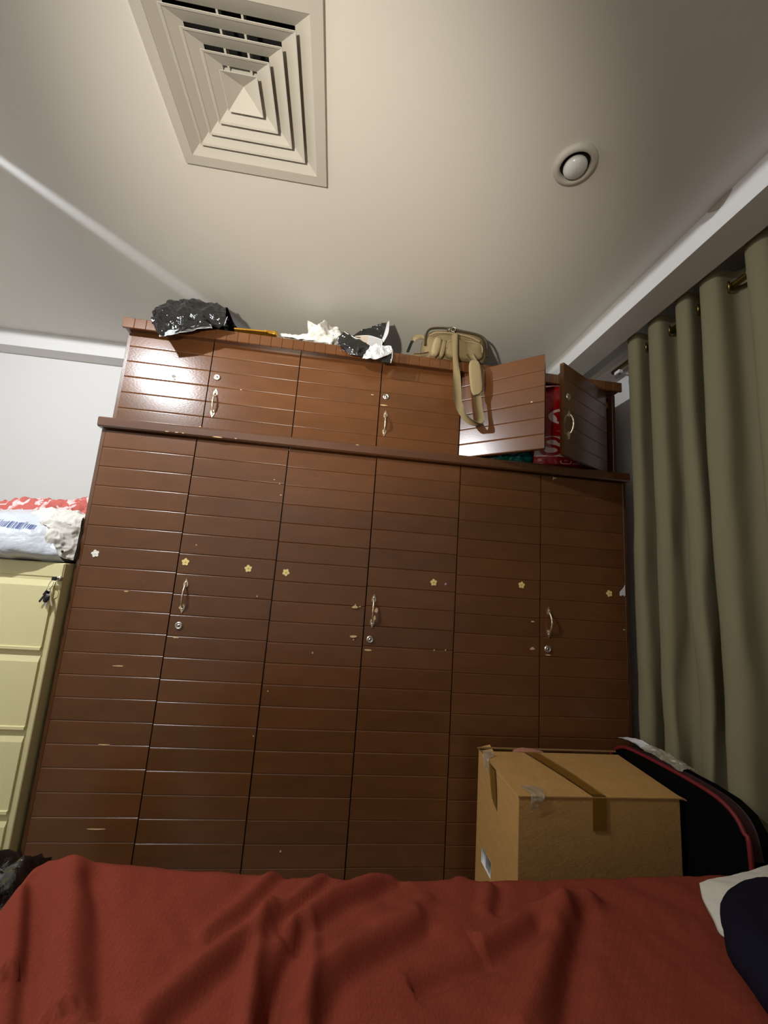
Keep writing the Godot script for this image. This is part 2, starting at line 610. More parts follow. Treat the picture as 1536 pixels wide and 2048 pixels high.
func build_room() -> void:
	var x0 := -1.3
	var x1 := 2.70
	var z0 := -0.85
	var z1 := 3.0
	structure("floor", box(Vector3(x0 - 0.1, -0.1, z0 - 0.1), Vector3(x1 + 0.1, 0, z1 + 0.1)), M.floor)
	var st := begin(false)   # a slab with an opening for the air diffuser
	var hx0 := 0.459 + 0.036
	var hx1 := 0.957 - 0.036
	var hz0 := 0.603 + 0.036
	var hz1 := 1.101 - 0.036
	add_box(st, Vector3(x0 - 0.1, CEIL, z0 - 0.1), Vector3(hx0, CEIL + 0.12, z1 + 0.1))
	add_box(st, Vector3(hx1, CEIL, z0 - 0.1), Vector3(x1 + 0.1, CEIL + 0.12, z1 + 0.1))
	add_box(st, Vector3(hx0, CEIL, z0 - 0.1), Vector3(hx1, CEIL + 0.12, hz0))
	add_box(st, Vector3(hx0, CEIL, hz1), Vector3(hx1, CEIL + 0.12, z1 + 0.1))
	structure("ceiling", finish(st), M.ceiling)
	structure("wall_back", box(Vector3(x0 - 0.1, 0, z0 - 0.1), Vector3(x1 + 0.1, CEIL, z0)), M.plaster)
	structure("wall_left", box(Vector3(x0 - 0.1, 0, z0), Vector3(x0, CEIL, z1)), M.plaster)
	structure("wall_right", box(Vector3(x1, 0, z0), Vector3(x1 + 0.1, CEIL, z1)), M.plaster)
	structure("wall_front", box(Vector3(x0 - 0.1, 0, z1), Vector3(x1 + 0.1, CEIL, z1 + 0.1)), M.plaster)
	# dropped beams: one along the window wall with a curtain pocket behind it, one along the back wall
	var b := structure("trim_1", box(Vector3(2.333, 2.638, z0), Vector3(2.475, CEIL, z1)), M.plaster)
	var o := PackedVector2Array()
	for k in 13:
		var a := PI * k / 12.0
		o.append(Vector2(2.744 - 0.024 * sin(a) * (1.0 - 0.25 * sin(a * 3.0)), 0.806 - 0.046 * cos(a)))
	put("peeling_paint", prism(o, 2.3305, 2.3332, 0), M.patch, b)
	structure("trim_2", box(Vector3(x0, 2.638, z0), Vector3(2.333, CEIL, -0.735)), M.plaster)

# ---- wardrobe pieces
func plank_mesh(w: float, h: float, d: float) -> ArrayMesh:
	# a board along x with its long front edges rounded over
	var st := SurfaceTool.new()
	st.begin(Mesh.PRIMITIVE_TRIANGLES)
	var rr := 0.0062
	var pts := [[Vector2(-h * 0.5 + 0.0004, -d * 0.5), Vector2(-1, 0)]]
	for k in 5:
		var a := PI * 0.5 * (1.0 - k / 4.0) * 0.56
		pts.append([Vector2(-h * 0.5 + 0.0001 + rr * sin(PI * 0.28) - rr * sin(a), d * 0.5 - rr + rr * cos(a)), Vector2(-sin(a), cos(a))])
	for k in 5:
		var a := PI * 0.5 * (k / 4.0) * 0.56
		pts.append([Vector2(h * 0.5 - 0.0001 - rr * sin(PI * 0.28) + rr * sin(a), d * 0.5 - rr + rr * cos(a)), Vector2(sin(a), cos(a))])
	pts.append([Vector2(h * 0.5 - 0.0004, -d * 0.5), Vector2(1, 0)])
	for k in pts.size() - 1:
		var p: Vector2 = pts[k][0]
		var q: Vector2 = pts[k + 1][0]
		var np: Vector2 = pts[k][1]
		var nq: Vector2 = pts[k + 1][1]
		for e in [[-1, p, np], [-1, q, nq], [1, q, nq], [-1, p, np], [1, q, nq], [1, p, np]]:
			st.set_normal(Vector3(0, e[2].x, e[2].y))
			st.add_vertex(Vector3(e[0] * w * 0.5, e[1].x, e[1].y))
	for s in [-1, 1]:
		for k in range(1, pts.size() - 1):
			var tr := [pts[0][0], pts[k][0], pts[k + 1][0]] if s > 0 else [pts[0][0], pts[k + 1][0], pts[k][0]]
			for p in tr:
				st.set_normal(Vector3(s, 0, 0))
				st.add_vertex(Vector3(s * w * 0.5, p.x, p.y))
	return st.commit()

func door_with_boards(parent: Node, n: String, x: float, w: float, y0: float, y1: float, grooves: Array, pitch_seed: int, at := Vector3.ZERO) -> MeshInstance3D:
	# the door's own mesh is the backing board; the boards in front of it are its pieces. Origin: hinge-side lower corner at z = 0 (board faces)
	var d := put(n, box(Vector3(x + 0.0025, y0 + 0.002, -0.022), Vector3(x + w - 0.0025, y1 - 0.002, -0.0105), 0.001), M.carcass, parent, at)
	var rng := RandomNumberGenerator.new()
	rng.seed = pitch_seed
	var edges := [y1 - 0.002]
	for g in grooves:
		if g > y0 + 0.01 and g < y1 - 0.01:
			edges.append(g)
	edges.append(y0 + 0.002)
	for k in edges.size() - 1:
		var hi: float = edges[k]
		var lo: float = edges[k + 1]
		var proud := rng.randf_range(-0.0006, 0.0006)
		put("plank", plank_mesh(w - 0.005, hi - lo, 0.0125), M.wood[rng.randi() % 3], d, Vector3(x + w * 0.5, (hi + lo) * 0.5, -0.00625 + proud))
	return d

func pull_mesh(h: float, turn := 0.0) -> ArrayMesh:
	# two pointed rose plates and a bowed grip with a bead in the middle; height h, origin in the middle, on z = 0
	var st := begin(false)
	for s in [-1.0, 1.0]:
		var pts := PackedVector2Array()
		for p in [[0, 0.022], [0.0035, 0.013], [0.0085, 0.004], [0.0105, -0.006], [0.0085, -0.013], [0.003, -0.0165], [-0.003, -0.0165], [-0.0085, -0.013], [-0.0105, -0.006], [-0.0085, 0.004], [-0.0035, 0.013]]:
			pts.append(Vector2(p[0], s * p[1] + s * (h * 0.5 - 0.022)))
		prism(pts, 0.0, 0.004, 2, st)
	for s in [-1.0, 1.0]:
		st.set_smooth_group(0)
		var arr := PackedVector2Array()
		for k in 7:
			var a := PI * 0.5 * k / 6.0
			arr.append(Vector2(0.0048 * cos(a), 0.0035 * sin(a)))
		add_lathe(st, arr, 10, Transform3D(Basis(Vector3.RIGHT, PI / 2), Vector3(0, s * (h * 0.5 - 0.018), 0.004)))
	var path := []
	var rad := []
	for k in 17:
		var u := float(k) / 16.0
		path.append(Vector3(turn * sin(PI * u), (u - 0.5) * (h - 0.05), 0.003 + 0.022 * pow(sin(PI * u), 0.6)))
		rad.append(0.0034 + 0.0022 * exp(-pow((u - 0.5) / 0.05, 2.0)) + 0.0012 * exp(-pow((absf(u - 0.5) - 0.2) / 0.06, 2.0)))
	add_tube(st, path, rad, 10)
	return finish(st)

func lock_mesh() -> ArrayMesh:
	var st := begin()
	add_lathe(st, PackedVector2Array([Vector2(0, 0.006), Vector2(0.0055, 0.006), Vector2(0.0065, 0.0042), Vector2(0.009, 0.0042), Vector2(0.0105, 0.0065), Vector2(0.0135, 0.006), Vector2(0.0165, 0.003), Vector2(0.017, 0.0)]), 28, Transform3D(Basis(Vector3.RIGHT, PI / 2), Vector3.ZERO))
	return finish(st)

func add_hardware(d: Node, x: float, y_pull: float, h: float, y_lock: float, z: float, turn := 0.0) -> void:
	put("handle", pull_mesh(h, turn), M.metal, d, Vector3(x, y_pull, z)).set_meta("label", "bowed antique metal pull handle")
	put("lock", lock_mesh(), M.steel, d, Vector3(x - 0.004, y_lock, z)).set_meta("label", "round metal lock rosette")
	put("keyhole", sized(Vector3(0.0028, 0.009, 0.0015), 0.0004), M.keyhole, d, Vector3(x - 0.004, y_lock, z + 0.0062))

func flower_mesh(r: float) -> ArrayMesh:
	var pts := PackedVector2Array()
	for k in 50:
		var a := TAU * k / 50.0
		var rr := r * (0.58 + 0.42 * pow(absf(cos(2.5 * (a - PI / 2))), 0.7))
		pts.append(Vector2(cos(a), sin(a)) * rr)
	var st := begin(false)
	prism(pts, 0.0, 0.0016, 2, st)
	return finish(st)

func chip(d: Node, x: float, y: float, w: float, h: float, z: float, seed: int, m: Material = null) -> void:
	var rng := RandomNumberGenerator.new()
	rng.seed = seed
	var pts := PackedVector2Array()
	for k in 9:
		var a := TAU * k / 9.0
		var r := rng.randf_range(0.62, 1.1)
		pts.append(Vector2(cos(a) * w * 0.5 * r, sin(a) * h * 0.5 * r))
	put("paint_chip", prism(pts, -0.0002, 0.0005, 2), m if m else M.bare, d, Vector3(x, y, z))

func build_wardrobe() -> void:
	var t := thing("wardrobe", "tall brown varnished six-door wardrobe of horizontal boards standing on the floor", "wardrobe")
	var st := begin(false)
	add_box(st, Vector3(0.006, 0, -0.62), Vector3(0.024, 1.93, -0.001), 0.002)
	add_box(st, Vector3(2.546, 0, -0.62), Vector3(2.564, 1.93, -0.001), 0.002)
	add_box(st, Vector3(0.024, 0, -0.62), Vector3(2.546, 1.93, -0.60))
	add_box(st, Vector3(0.024, 0, -0.60), Vector3(2.546, 0.07, -0.03))
	add_box(st, Vector3(0.024, 1.915, -0.60), Vector3(2.546, 1.93, -0.024))
	for x in [0.84, 1.68]:
		add_box(st, Vector3(x - 0.009, 0.07, -0.60), Vector3(x + 0.009, 1.915, -0.024))
	put("carcass", finish(st), M.carcass, t)
	# the ledge that caps the doors
	st = begin(false)
	prism(PackedVector2Array([Vector2(1.932, -0.62), Vector2(1.932, 0.022), Vector2(1.938, 0.029), Vector2(1.968, 0.031), Vector2(1.975, 0.028), Vector2(1.979, 0.02), Vector2(1.979, -0.62)]), 0.0, 2.566, 0, st)
	var ledge := put("ledge", finish(st), M.carcass, t)
	chip(ledge, 0.437, 1.977, 0.016, 0.005, 0.0305, 901)
	for c in [[0.297, 1.9385, 0.02], [0.34, 1.9385, 0.016], [0.366, 1.9385, 0.012], [0.52, 1.937, 0.05], [0.60, 1.939, 0.012], [1.16, 1.971, 0.016]]:
		chip(ledge, c[0], c[1], c[2], 0.004, 0.0295, int(c[0] * 1000))
	var xs := [0.022, 0.42, 0.84, 1.26, 1.68, 2.10, 2.547]
	var offs := [0.0, -0.0045, -0.008, -0.003, -0.010, -0.006]
	var doors := []
	for k in 6:
		var gs := []
		for i in 24:
			gs.append(1.845 - 0.0884 * i + offs[k])
		var z := -0.004 if k == 2 else 0.0
		doors.append(door_with_boards(t, "door", xs[k], xs[k + 1] - xs[k], 0.06, 1.9295, gs, 100 + k, Vector3(0, 0, z)))
	# D1..D6: pulls sit on the right door of each pair
	add_hardware(doors[1], 0.468, 1.217, 0.15, 1.09, 0.0)
	add_hardware(doors[3], 1.2965, 1.204, 0.152, 1.077, 0.0, -0.002)
	add_hardware(doors[5], 2.144, 1.202, 0.146, 1.079, 0.0, 0.004)
	var fm := flower_mesh(0.0165)
	var core := begin()
	add_lathe(core, PackedVector2Array([Vector2(0, 0.0012), Vector2(0.003, 0.0009), Vector2(0.0042, 0)]), 12, Transform3D(Basis(Vector3.RIGHT, PI / 2), Vector3.ZERO))
	var cm := finish(core)
	for f in [[0, 0.078, 1.370, 0.25, 1], [1, 0.452, 1.362, 0.0, 0], [1, 0.723, 1.353, 0.15, 0], [2, 0.889, 1.348, -0.5, 0], [3, 1.572, 1.351, 0.1, 0], [4, 2.005, 1.369, -0.1, 0], [5, 2.459, 1.359, 0.3, 0]]:
		var s := put("flower_sticker", fm, M.sticker_white if f[4] else M.sticker, doors[f[0]], Vector3(f[1], f[2], 0.0008))
		s.rotation.z = f[3]
		s.set_meta("label", "white flower sticker" if f[4] else "small yellow flower sticker")
		put("sticker_centre", cm, M.sticker_white if f[4] else M.sticker_core, doors[f[0]], Vector3(f[1], f[2], 0.0023))
	var dot := begin()
	add_lathe(dot, PackedVector2Array([Vector2(0, 0.0022), Vector2(0.005, 0.0018), Vector2(0.0065, 0)]), 14, Transform3D(Basis(Vector3.RIGHT, PI / 2), Vector3.ZERO))
	put("dot_sticker", finish(dot), M.lilac, doors[3], Vector3(1.632, 1.346, 0)).set_meta("label", "tiny lilac dot sticker")
	# bare patches where the varnish has gone
	var z3 := 0.0012
	for c in [[2, 1.213, 1.216, 0.034, 0.014], [2, 1.235, 1.219, 0.012, 0.006], [2, 1.214, 1.226, 0.006, 0.007], [2, 1.217, 1.086, 0.034, 0.012], [2, 1.218, 1.072, 0.006, 0.006], [4, 2.065, 1.201, 0.024, 0.008], [4, 2.064, 1.077, 0.028, 0.014],
			[3, 1.291, 1.031, 0.04, 0.01], [3, 1.312, 1.207, 0.017, 0.03], [3, 1.306, 1.174, 0.014, 0.026], [3, 1.590, 1.046, 0.006, 0.008], [3, 1.644, 1.049, 0.007, 0.010],
			[1, 0.461, 1.041, 0.03, 0.009], [1, 0.457, 1.165, 0.009, 0.010], [0, 0.248, 0.914, 0.05, 0.006], [0, 0.245, 0.609, 0.045, 0.006], [0, 0.268, 0.302, 0.07, 0.006], [0, 0.229, 1.219, 0.022, 0.005],
			[5, 2.172, 1.930 - 0.012, 0.03, 0.006], [5, 2.166, 1.914, 0.007, 0.022], [2, 1.042, 1.008, 0.007, 0.010], [1, 0.829, 0.658, 0.006, 0.006], [2, 0.990, 0.225, 0.008, 0.008], [5, 2.141, 1.052, 0.03, 0.006], [5, 2.547 - 0.012, 1.19, 0.014, 0.006],
			[1, 0.487, 1.44, 0.006, 0.007], [1, 0.775, 1.235, 0.006, 0.007], [1, 0.816, 1.752, 0.006, 0.006], [1, 0.828, 1.70, 0.010, 0.006], [1, 0.79, 1.77, 0.006, 0.005], [2, 0.868, 0.84, 0.007, 0.006]]:
		chip(doors[c[0]], c[1], c[2], c[3], c[4], z3 + (0.004 if c[0] == 2 else 0.0) - (0.0 if c[0] == 2 else 0.0004), int(c[1] * 1000 + c[2] * 77))
	var torn := PackedVector2Array([Vector2(-0.016, -0.024), Vector2(-0.013, -0.005), Vector2(0.004, 0.013), Vector2(0.014, 0.03), Vector2(0.015, -0.022), Vector2(0.008, -0.026), Vector2(0.001, -0.02), Vector2(-0.008, -0.026)])
	put("torn_paper", prism(torn, 0, 0.0012, 2), M.paper, doors[5], Vector3(2.53, 1.377, 0.0008)).set_meta("label", "torn scrap of white paper")

func build_overhead() -> void:
	var t := thing("overhead_cupboard", "brown varnished overhead cupboard with two doors open standing on top of the wardrobe", "cupboard")
	var st := begin(false)
	add_box(st, Vector3(0.012, 1.98, -0.62), Vector3(0.030, 2.44, -0.051), 0.002)
	add_box(st, Vector3(2.536, 1.98, -0.62), Vector3(2.554, 2.44, -0.051), 0.002)
	add_box(st, Vector3(0.03, 1.98, -0.62), Vector3(2.536, 2.44, -0.60))
	add_box(st, Vector3(0.03, 1.98, -0.60), Vector3(2.536, 1.995, -0.074))
	add_box(st, Vector3(0.03, 2.43, -0.60), Vector3(2.536, 2.445, -0.074))
	for x in [0.84, 1.68]:
		add_box(st, Vector3(x - 0.009, 1.995, -0.60), Vector3(x + 0.009, 2.43, -0.074))
	put("carcass", finish(st), M.carcass, t)
	# crown: a board on top whose front is faced with short upright slats
	st = begin(false)
	add_box(st, Vector3(0.006, 2.446, -0.62), Vector3(2.558, 2.486, -0.0125), 0.002)
	var crown := put("crown", finish(st), M.carcass, t)
	var slat := sized(Vector3(0.0532, 0.052, 0.013), 0.0022)
	var rng := RandomNumberGenerator.new()
	rng.seed = 77
	for k in 48:
		put("crown_slat", slat, M.wood[rng.randi() % 3], crown, Vector3(0.032 + 0.0532 * k, 2.4635 + 0.0, -0.0065))
	var xs := [0.026, 0.415, 0.839, 1.256, 1.68]
	var doors := []
	var gs := [2.372, 2.294, 2.215, 2.135, 2.056]
	for k in 4:
		doors.append(door_with_boards(t, "door", xs[k], xs[k + 1] - xs[k], 1.984, 2.452, gs, 200 + k, Vector3(0, 0, -0.05)))
	# the two open doors turn about their hinges
	var d5 := door_with_boards(t, "door", 0.0, 0.42, 1.984, 2.455, gs, 205, Vector3(1.681, 0, -0.05))
	d5.rotation.y = -deg_to_rad(40.3)
	var d6 := door_with_boards(t, "door", -0.443, 0.443, 1.984, 2.455, gs, 206, Vector3(2.502, 0, -0.05))
	d6.rotation.y = deg_to_rad(30.6)
	add_hardware(doors[1], 0.456, 2.13, 0.15, 2.264, 0.0)
	add_hardware(doors[3], 1.291, 2.125, 0.14, 2.269, 0.0)
	add_hardware(d6, -0.40, 2.145, 0.15, 2.285, 0.0)
	chip(doors[0], 0.252, 2.243, 0.028, 0.018, 0.0012, 1, M.chip_grey)
	chip(doors[0], 0.258, 2.228, 0.01, 0.012, 0.0012, 3, M.chip_grey)
	chip(doors[0], 0.275, 2.241, 0.007, 0.007, 0.0012, 4, M.chip_grey)
	chip(doors[1], 0.572, 2.214, 0.009, 0.006, 0.0012, 2)
	chip(doors[2], 1.217, 2.271, 0.016, 0.005, 0.0012, 5)
	chip(doors[3], 1.278, 2.222, 0.04, 0.006, 0.0012, 6)
	chip(d5, 0.36, 2.22, 0.010, 0.008, 0.0012, 7)

func build_cabinet() -> void:
	var t := thing("filing_cabinet", "cream steel filing cabinet of stacked drawers at the left end of the wardrobe", "cabinet", Vector3(-0.464, 0, -0.57))
	var W := 0.46
	put("body", box(Vector3(0, 0, 0), Vector3(W, 1.32, 0.618), 0.003), M.enamel, t)
	for k in 4:
		var y1 := 1.247 - 0.295 * k
		var y0 := y1 - 0.273
		var prof := PackedVector2Array([Vector2(y0, 0.617), Vector2(y0, 0.634), Vector2(y0 + 0.010, 0.634), Vector2(y0 + 0.0125, 0.629), Vector2(y1 - 0.024, 0.629), Vector2(y1 - 0.001, 0.6195), Vector2(y1, 0.617)])
		var d := put("drawer", prism(prof, 0.022, W - 0.022, 0), M.enamel, t)
		if k == 0:
			put("drawer_scratch", sized(Vector3(0.003, 0.03, 0.0006)), M.chip_grey, d, Vector3(W - 0.24, 1.12, 0.6293)).rotation.z = -0.15
	put("top_rail", box(Vector3(0.004, 1.262, 0.617), Vector3(W - 0.003, 1.317, 0.6215), 0.0015), M.enamel, t)
	var st := begin()
	add_lathe(st, PackedVector2Array([Vector2(0, 0.012), Vector2(0.006, 0.012), Vector2(0.0105, 0.010), Vector2(0.0115, 0.0)]), 20, Transform3D(Basis(Vector3.RIGHT, PI / 2), Vector3(W - 0.009, 1.256, 0.618)))
	put("cabinet_lock", finish(st), M.steel, t)

func build_curtain() -> void:
	# rod
	var r := thing("curtain_rod", "brass curtain rod running through the eyelets of the olive curtain", "curtain rod", Vector3(2.56, 2.585, 0))
	put("rod", tube([Vector3(0, 0, -0.07), Vector3(0, 0, 1.0), Vector3(0, 0, 2.85)], 0.0125, 16), M.brass, r)
	var st := begin(false)
	add_box(st, Vector3(-0.012, -0.03, -0.045), Vector3(0.012, -0.012, -0.005), 0.002)
	add_box(st, Vector3(0.0, -0.03, -0.035), Vector3(0.14, -0.018, -0.015), 0.002)
	put("bracket", finish(st), M.paper, r)
	# curtain: deep eyelet folds
	var zc := [-0.02, 0.150, 0.286, 0.449, 0.566, 0.765, 0.93, 1.09, 1.27, 1.43, 1.6, 1.77, 1.93, 2.1, 2.28, 2.45, 2.62, 2.8]
	var nz := crumple(5, 1.6, false)
	var g := []
	var nv := 60
	var n := 420
	for j in nv + 1:
		var y := 2.662 - (2.662 - 0.06) * j / nv
		var f := (2.662 - y) / 2.6
		var row := []
		for i in n:
			var t := 0.78 + (zc.size() - 2.0 - 0.78) * i / (n - 1)
			var k := int(t)
			var u := t - k
			var z: float = lerpf(zc[k], zc[k + 1], u)
			var wave := cos(TAU * u)
			var amp := 0.055 - 0.008 * f
			var x := 2.553 - amp * signf(wave) * pow(absf(wave), 0.75)
			z += 0.016 * sin(2.0 * TAU * u) * (1.0 - 0.4 * f)
			var wob := nz.get_noise_3d(t * 0.7, y * 0.55, 3.0)
			z += wob * 0.05 * f
			x += nz.get_noise_3d(t * 0.9, y * 0.5, 9.0) * 0.03 * f - 0.012 * f
			if absf(y - 0.88) < 0.03:
				x -= 0.0015
			row.append(Vector3(x, y, z))
		g.append(row)
	var c := put("curtain", grid_mesh(g, 0.003), M.curtain)
	meta(c, "olive green eyelet curtain hanging in deep folds along the right wall", "curtain")
	for k in range(1, 8):
		for e in [[0.25, 0.62], [0.75, -0.62]]:
			var z: float = lerpf(zc[k], zc[k + 1], e[0])
			var ring := []
			for q in 24:
				var a := TAU * q / 24.0
				ring.append(Vector3(0, cos(a), sin(a)) * 0.0215)
			var o := put("eyelet", tube(ring, 0.0042, 8, true), M.brass, c, Vector3(2.557, 2.585, z))
			o.rotation.y = PI / 2 + e[1] * 1.3

func build_bed() -> void:
	var t := thing("bed", "low single bed with its mattress hidden under a rust red sheet", "bed", Vector3(0.46, 0, 0.71))
	put("frame", box(Vector3(0.03, 0.12, 0.03), Vector3(1.96, 0.36, 1.25), 0.01), M.bed, t)
	for x in [0.08, 1.91]:
		for z in [0.08, 1.2]:
			put("leg", box(Vector3(x - 0.03, 0, z - 0.03), Vector3(x + 0.03, 0.12, z + 0.03), 0.004), M.bed, t)
	put("mattress", box(Vector3(0.02, 0.36, 0.02), Vector3(1.975, 0.53, 1.26), 0.04), M.mattress, t)
	# folds of the sheet: [height, width, points (x, z)]
	var folds := [
		[0.012, 0.022, [[0.44, 0.70], [0.50, 0.81], [0.565, 0.915], [0.64, 1.05]]], [-0.012, 0.016, [[0.50, 0.79], [0.59, 0.915], [0.675, 1.05]]],
		[0.010, 0.028, [[0.56, 0.74], [0.65, 0.90], [0.74, 1.06]]], [-0.010, 0.022, [[0.62, 0.77], [0.70, 0.88], [0.80, 1.06]]],
		[0.007, 0.016, [[1.04, 0.70], [0.97, 0.82], [0.91, 0.90]]], [-0.005, 0.014, [[1.06, 0.71], [0.995, 0.83], [0.93, 0.92]]],
		[0.011, 0.022, [[1.01, 0.87], [0.945, 0.945], [0.86, 1.05]]], [-0.011, 0.022, [[1.03, 0.90], [0.97, 0.97], [0.90, 1.07]]],
		[0.013, 0.018, [[1.03, 0.83], [1.02, 0.92], [1.03, 1.08]]], [-0.016, 0.018, [[1.11, 0.88], [1.08, 0.96], [1.065, 1.08]]], [0.008, 0.016, [[1.125, 0.87], [1.13, 0.95], [1.13, 1.08]]],
		[0.007, 0.012, [[1.15, 0.72], [1.09, 0.80], [1.045, 0.85]]], [-0.006, 0.010, [[1.165, 0.745], [1.105, 0.82], [1.06, 0.875], [1.08, 0.90]]],
		[0.011, 0.020, [[1.32, 0.715], [1.17, 0.80], [1.09, 0.87]]], [-0.010, 0.016, [[1.34, 0.74], [1.19, 0.83], [1.11, 0.905]]],
		[0.012, 0.022, [[1.36, 0.86], [1.25, 0.91], [1.16, 0.965], [1.11, 1.05]]], [-0.011, 0.018, [[1.38, 0.885], [1.28, 0.94], [1.20, 0.99], [1.16, 1.07]]],
		[0.012, 0.026, [[1.80, 0.82], [1.66, 0.855], [1.50, 0.92], [1.33, 0.97], [1.22, 1.0]]], [-0.012, 0.020, [[1.64, 0.885], [1.50, 0.955], [1.35, 1.0], [1.25, 1.05]]],
		[0.012, 0.026, [[1.72, 0.85], [1.61, 0.97], [1.50, 1.09]]], [-0.014, 0.022, [[1.775, 0.85], [1.67, 0.97], [1.58, 1.09]]],
		[0.006, 0.016, [[1.27, 0.87], [1.37, 0.825], [1.40, 0.80]]], [0.006, 0.018, [[1.50, 0.715], [1.575, 0.74], [1.53, 0.83]]], [-0.006, 0.016, [[1.54, 0.72], [1.60, 0.75], [1.56, 0.84]]],
		[0.006, 0.02, [[1.66, 0.835], [1.73, 0.828], [1.82, 0.815]]], [-0.005, 0.016, [[1.66, 0.858], [1.71, 0.852]]]]
	var lo := Vector2(0.475, 0.705)
	var hi := Vector2(2.45, 1.99)
	var r := 0.05
	var nz := crumple(9, 4.0, false)
	var edge := [[0.40, 0.646], [0.5, 0.645], [0.68, 0.634], [1.04, 0.607], [1.3, 0.597], [1.66, 0.595], [2.13, 0.600], [2.6, 0.606]]
	var us := []
	var u := -0.42
	while u < hi.x - lo.x + 0.3:
		us.append(u)
		u += 0.0085 if u > -0.08 else 0.03
	var vs := []
	var v := -0.42
	while v < hi.y - lo.y + 0.1:
		vs.append(v)
		v += (0.0085 if v < 0.42 else 0.03) if v > -0.08 else 0.03
	var fold2 := []
	for f in folds:
		var pp := []
		for p in f[2]:
			pp.append(Vector2(p[0], p[1]))
		fold2.append([f[0], f[1], curve2(pp, 3)])
	var g := []
	for vv in vs:
		var row := []
		for uu in us:
			var x: float = lo.x + uu
			var z: float = lo.y + vv
			var base := 0.0
			for k in edge.size() - 1:
				if x >= edge[k][0] or k == 0:
					base = lerpf(edge[k][1], edge[k + 1][1], clampf((x - edge[k][0]) / (edge[k + 1][0] - edge[k][0]), 0.0, 1.0))
			base = lerpf(base, 0.59, clampf((z - 0.75) / 0.5, 0.0, 1.0))
			var h := 0.0
			if z < 1.3:
				var p := Vector2(x, z)
				for f in fold2:
					var best := 1e9
					var pts: Array = f[2]
					for k in pts.size() - 1:
						best = minf(best, p.distance_squared_to(Geometry2D.get_closest_point_to_segment(p, pts[k], pts[k + 1])))
						if best > 0.09:
							break
					h += 1.75 * f[0] * exp(-best / (f[1] * f[1]))
			h += nz.get_noise_2d(x * 1.6, z * 1.6) * 0.006
			var ex := 0.0
			var ez := 0.0
			var px: float = x
			var pz: float = z
			var drop := 0.0
			for q in [[-uu, 0, lo.x, -1.0], [uu - (hi.x - lo.x), 0, hi.x, 1.0], [-vv, 1, lo.y, -1.0]]:
				var e: float = q[0] + r
				if e > 0.0:
					var a := minf(e / r, PI * 0.5)
					var side := r * sin(a) - r
					var dn := r * (1.0 - cos(a)) + maxf(0.0, e - r * PI * 0.5)
					if q[1] == 0:
						px = q[2] + q[3] * side
					else:
						pz = q[2] + q[3] * side
					drop = maxf(drop, dn) + 0.25 * minf(drop, dn)
			var wave := 0.006 * sin(x * 19.0 + z * 17.0) * clampf(drop * 6.0, 0.0, 1.0)
			row.append(Vector3(px - (wave if uu < 0.0 else 0.0), maxf(base + h * (1.0 - clampf(drop * 14.0, 0.0, 1.0)) - drop, 0.16), pz - (wave if vv < 0.0 else 0.0)))
		g.append(row)
	var s := put("bed_sheet", grid_mesh(g, 0.002), M.sheet)
	meta(s, "rust red wrinkled sheet spread over the bed in the foreground", "bed sheet")
	# pillow and the dark garment on it
	var pl := put("pillow", sheet([
		[Vector3(2.125, 0.624, 0.80), Vector3(2.19, 0.630, 0.79), Vector3(2.30, 0.636, 0.775), Vector3(2.42, 0.635, 0.745)],
		[Vector3(2.085, 0.622, 0.85), Vector3(2.17, 0.652, 0.86), Vector3(2.30, 0.665, 0.87), Vector3(2.44, 0.65, 0.87)],
		[Vector3(2.058, 0.618, 0.905), Vector3(2.15, 0.650, 0.94), Vector3(2.28, 0.665, 0.97), Vector3(2.44, 0.66, 0.99)],
		[Vector3(2.052, 0.606, 0.925), Vector3(2.13, 0.63, 0.97), Vector3(2.26, 0.64, 1.04), Vector3(2.42, 0.63, 1.08)],
		[Vector3(2.07, 0.602, 0.92), Vector3(2.15, 0.604, 0.97), Vector3(2.28, 0.604, 1.08), Vector3(2.42, 0.604, 1.12)],
		[Vector3(2.125, 0.606, 0.805), Vector3(2.19, 0.606, 0.80), Vector3(2.30, 0.604, 0.80), Vector3(2.42, 0.604, 0.76)],
	], 40, 60, 0.003, 0.004, 9.0, 4, true, false), M.pillow)
	meta(pl, "white pillow corner showing under the dark garment at the bed head", "pillow")
	var gm := put("garment", lump(Vector3(0.22, 0.075, 0.16), 2.3, 0.02, 5.0, 12, 72, 44, true, false, func(p: Vector3) -> Vector3:
		p.y = maxf(p.y, -0.06)
		p.y += 0.0
		return p), M.navy, null, Vector3(2.15, 0.655, 1.07))
	gm.rotation.y = 0.75
	meta(gm, "bunched dark navy garment lying over the white pillow", "clothing")

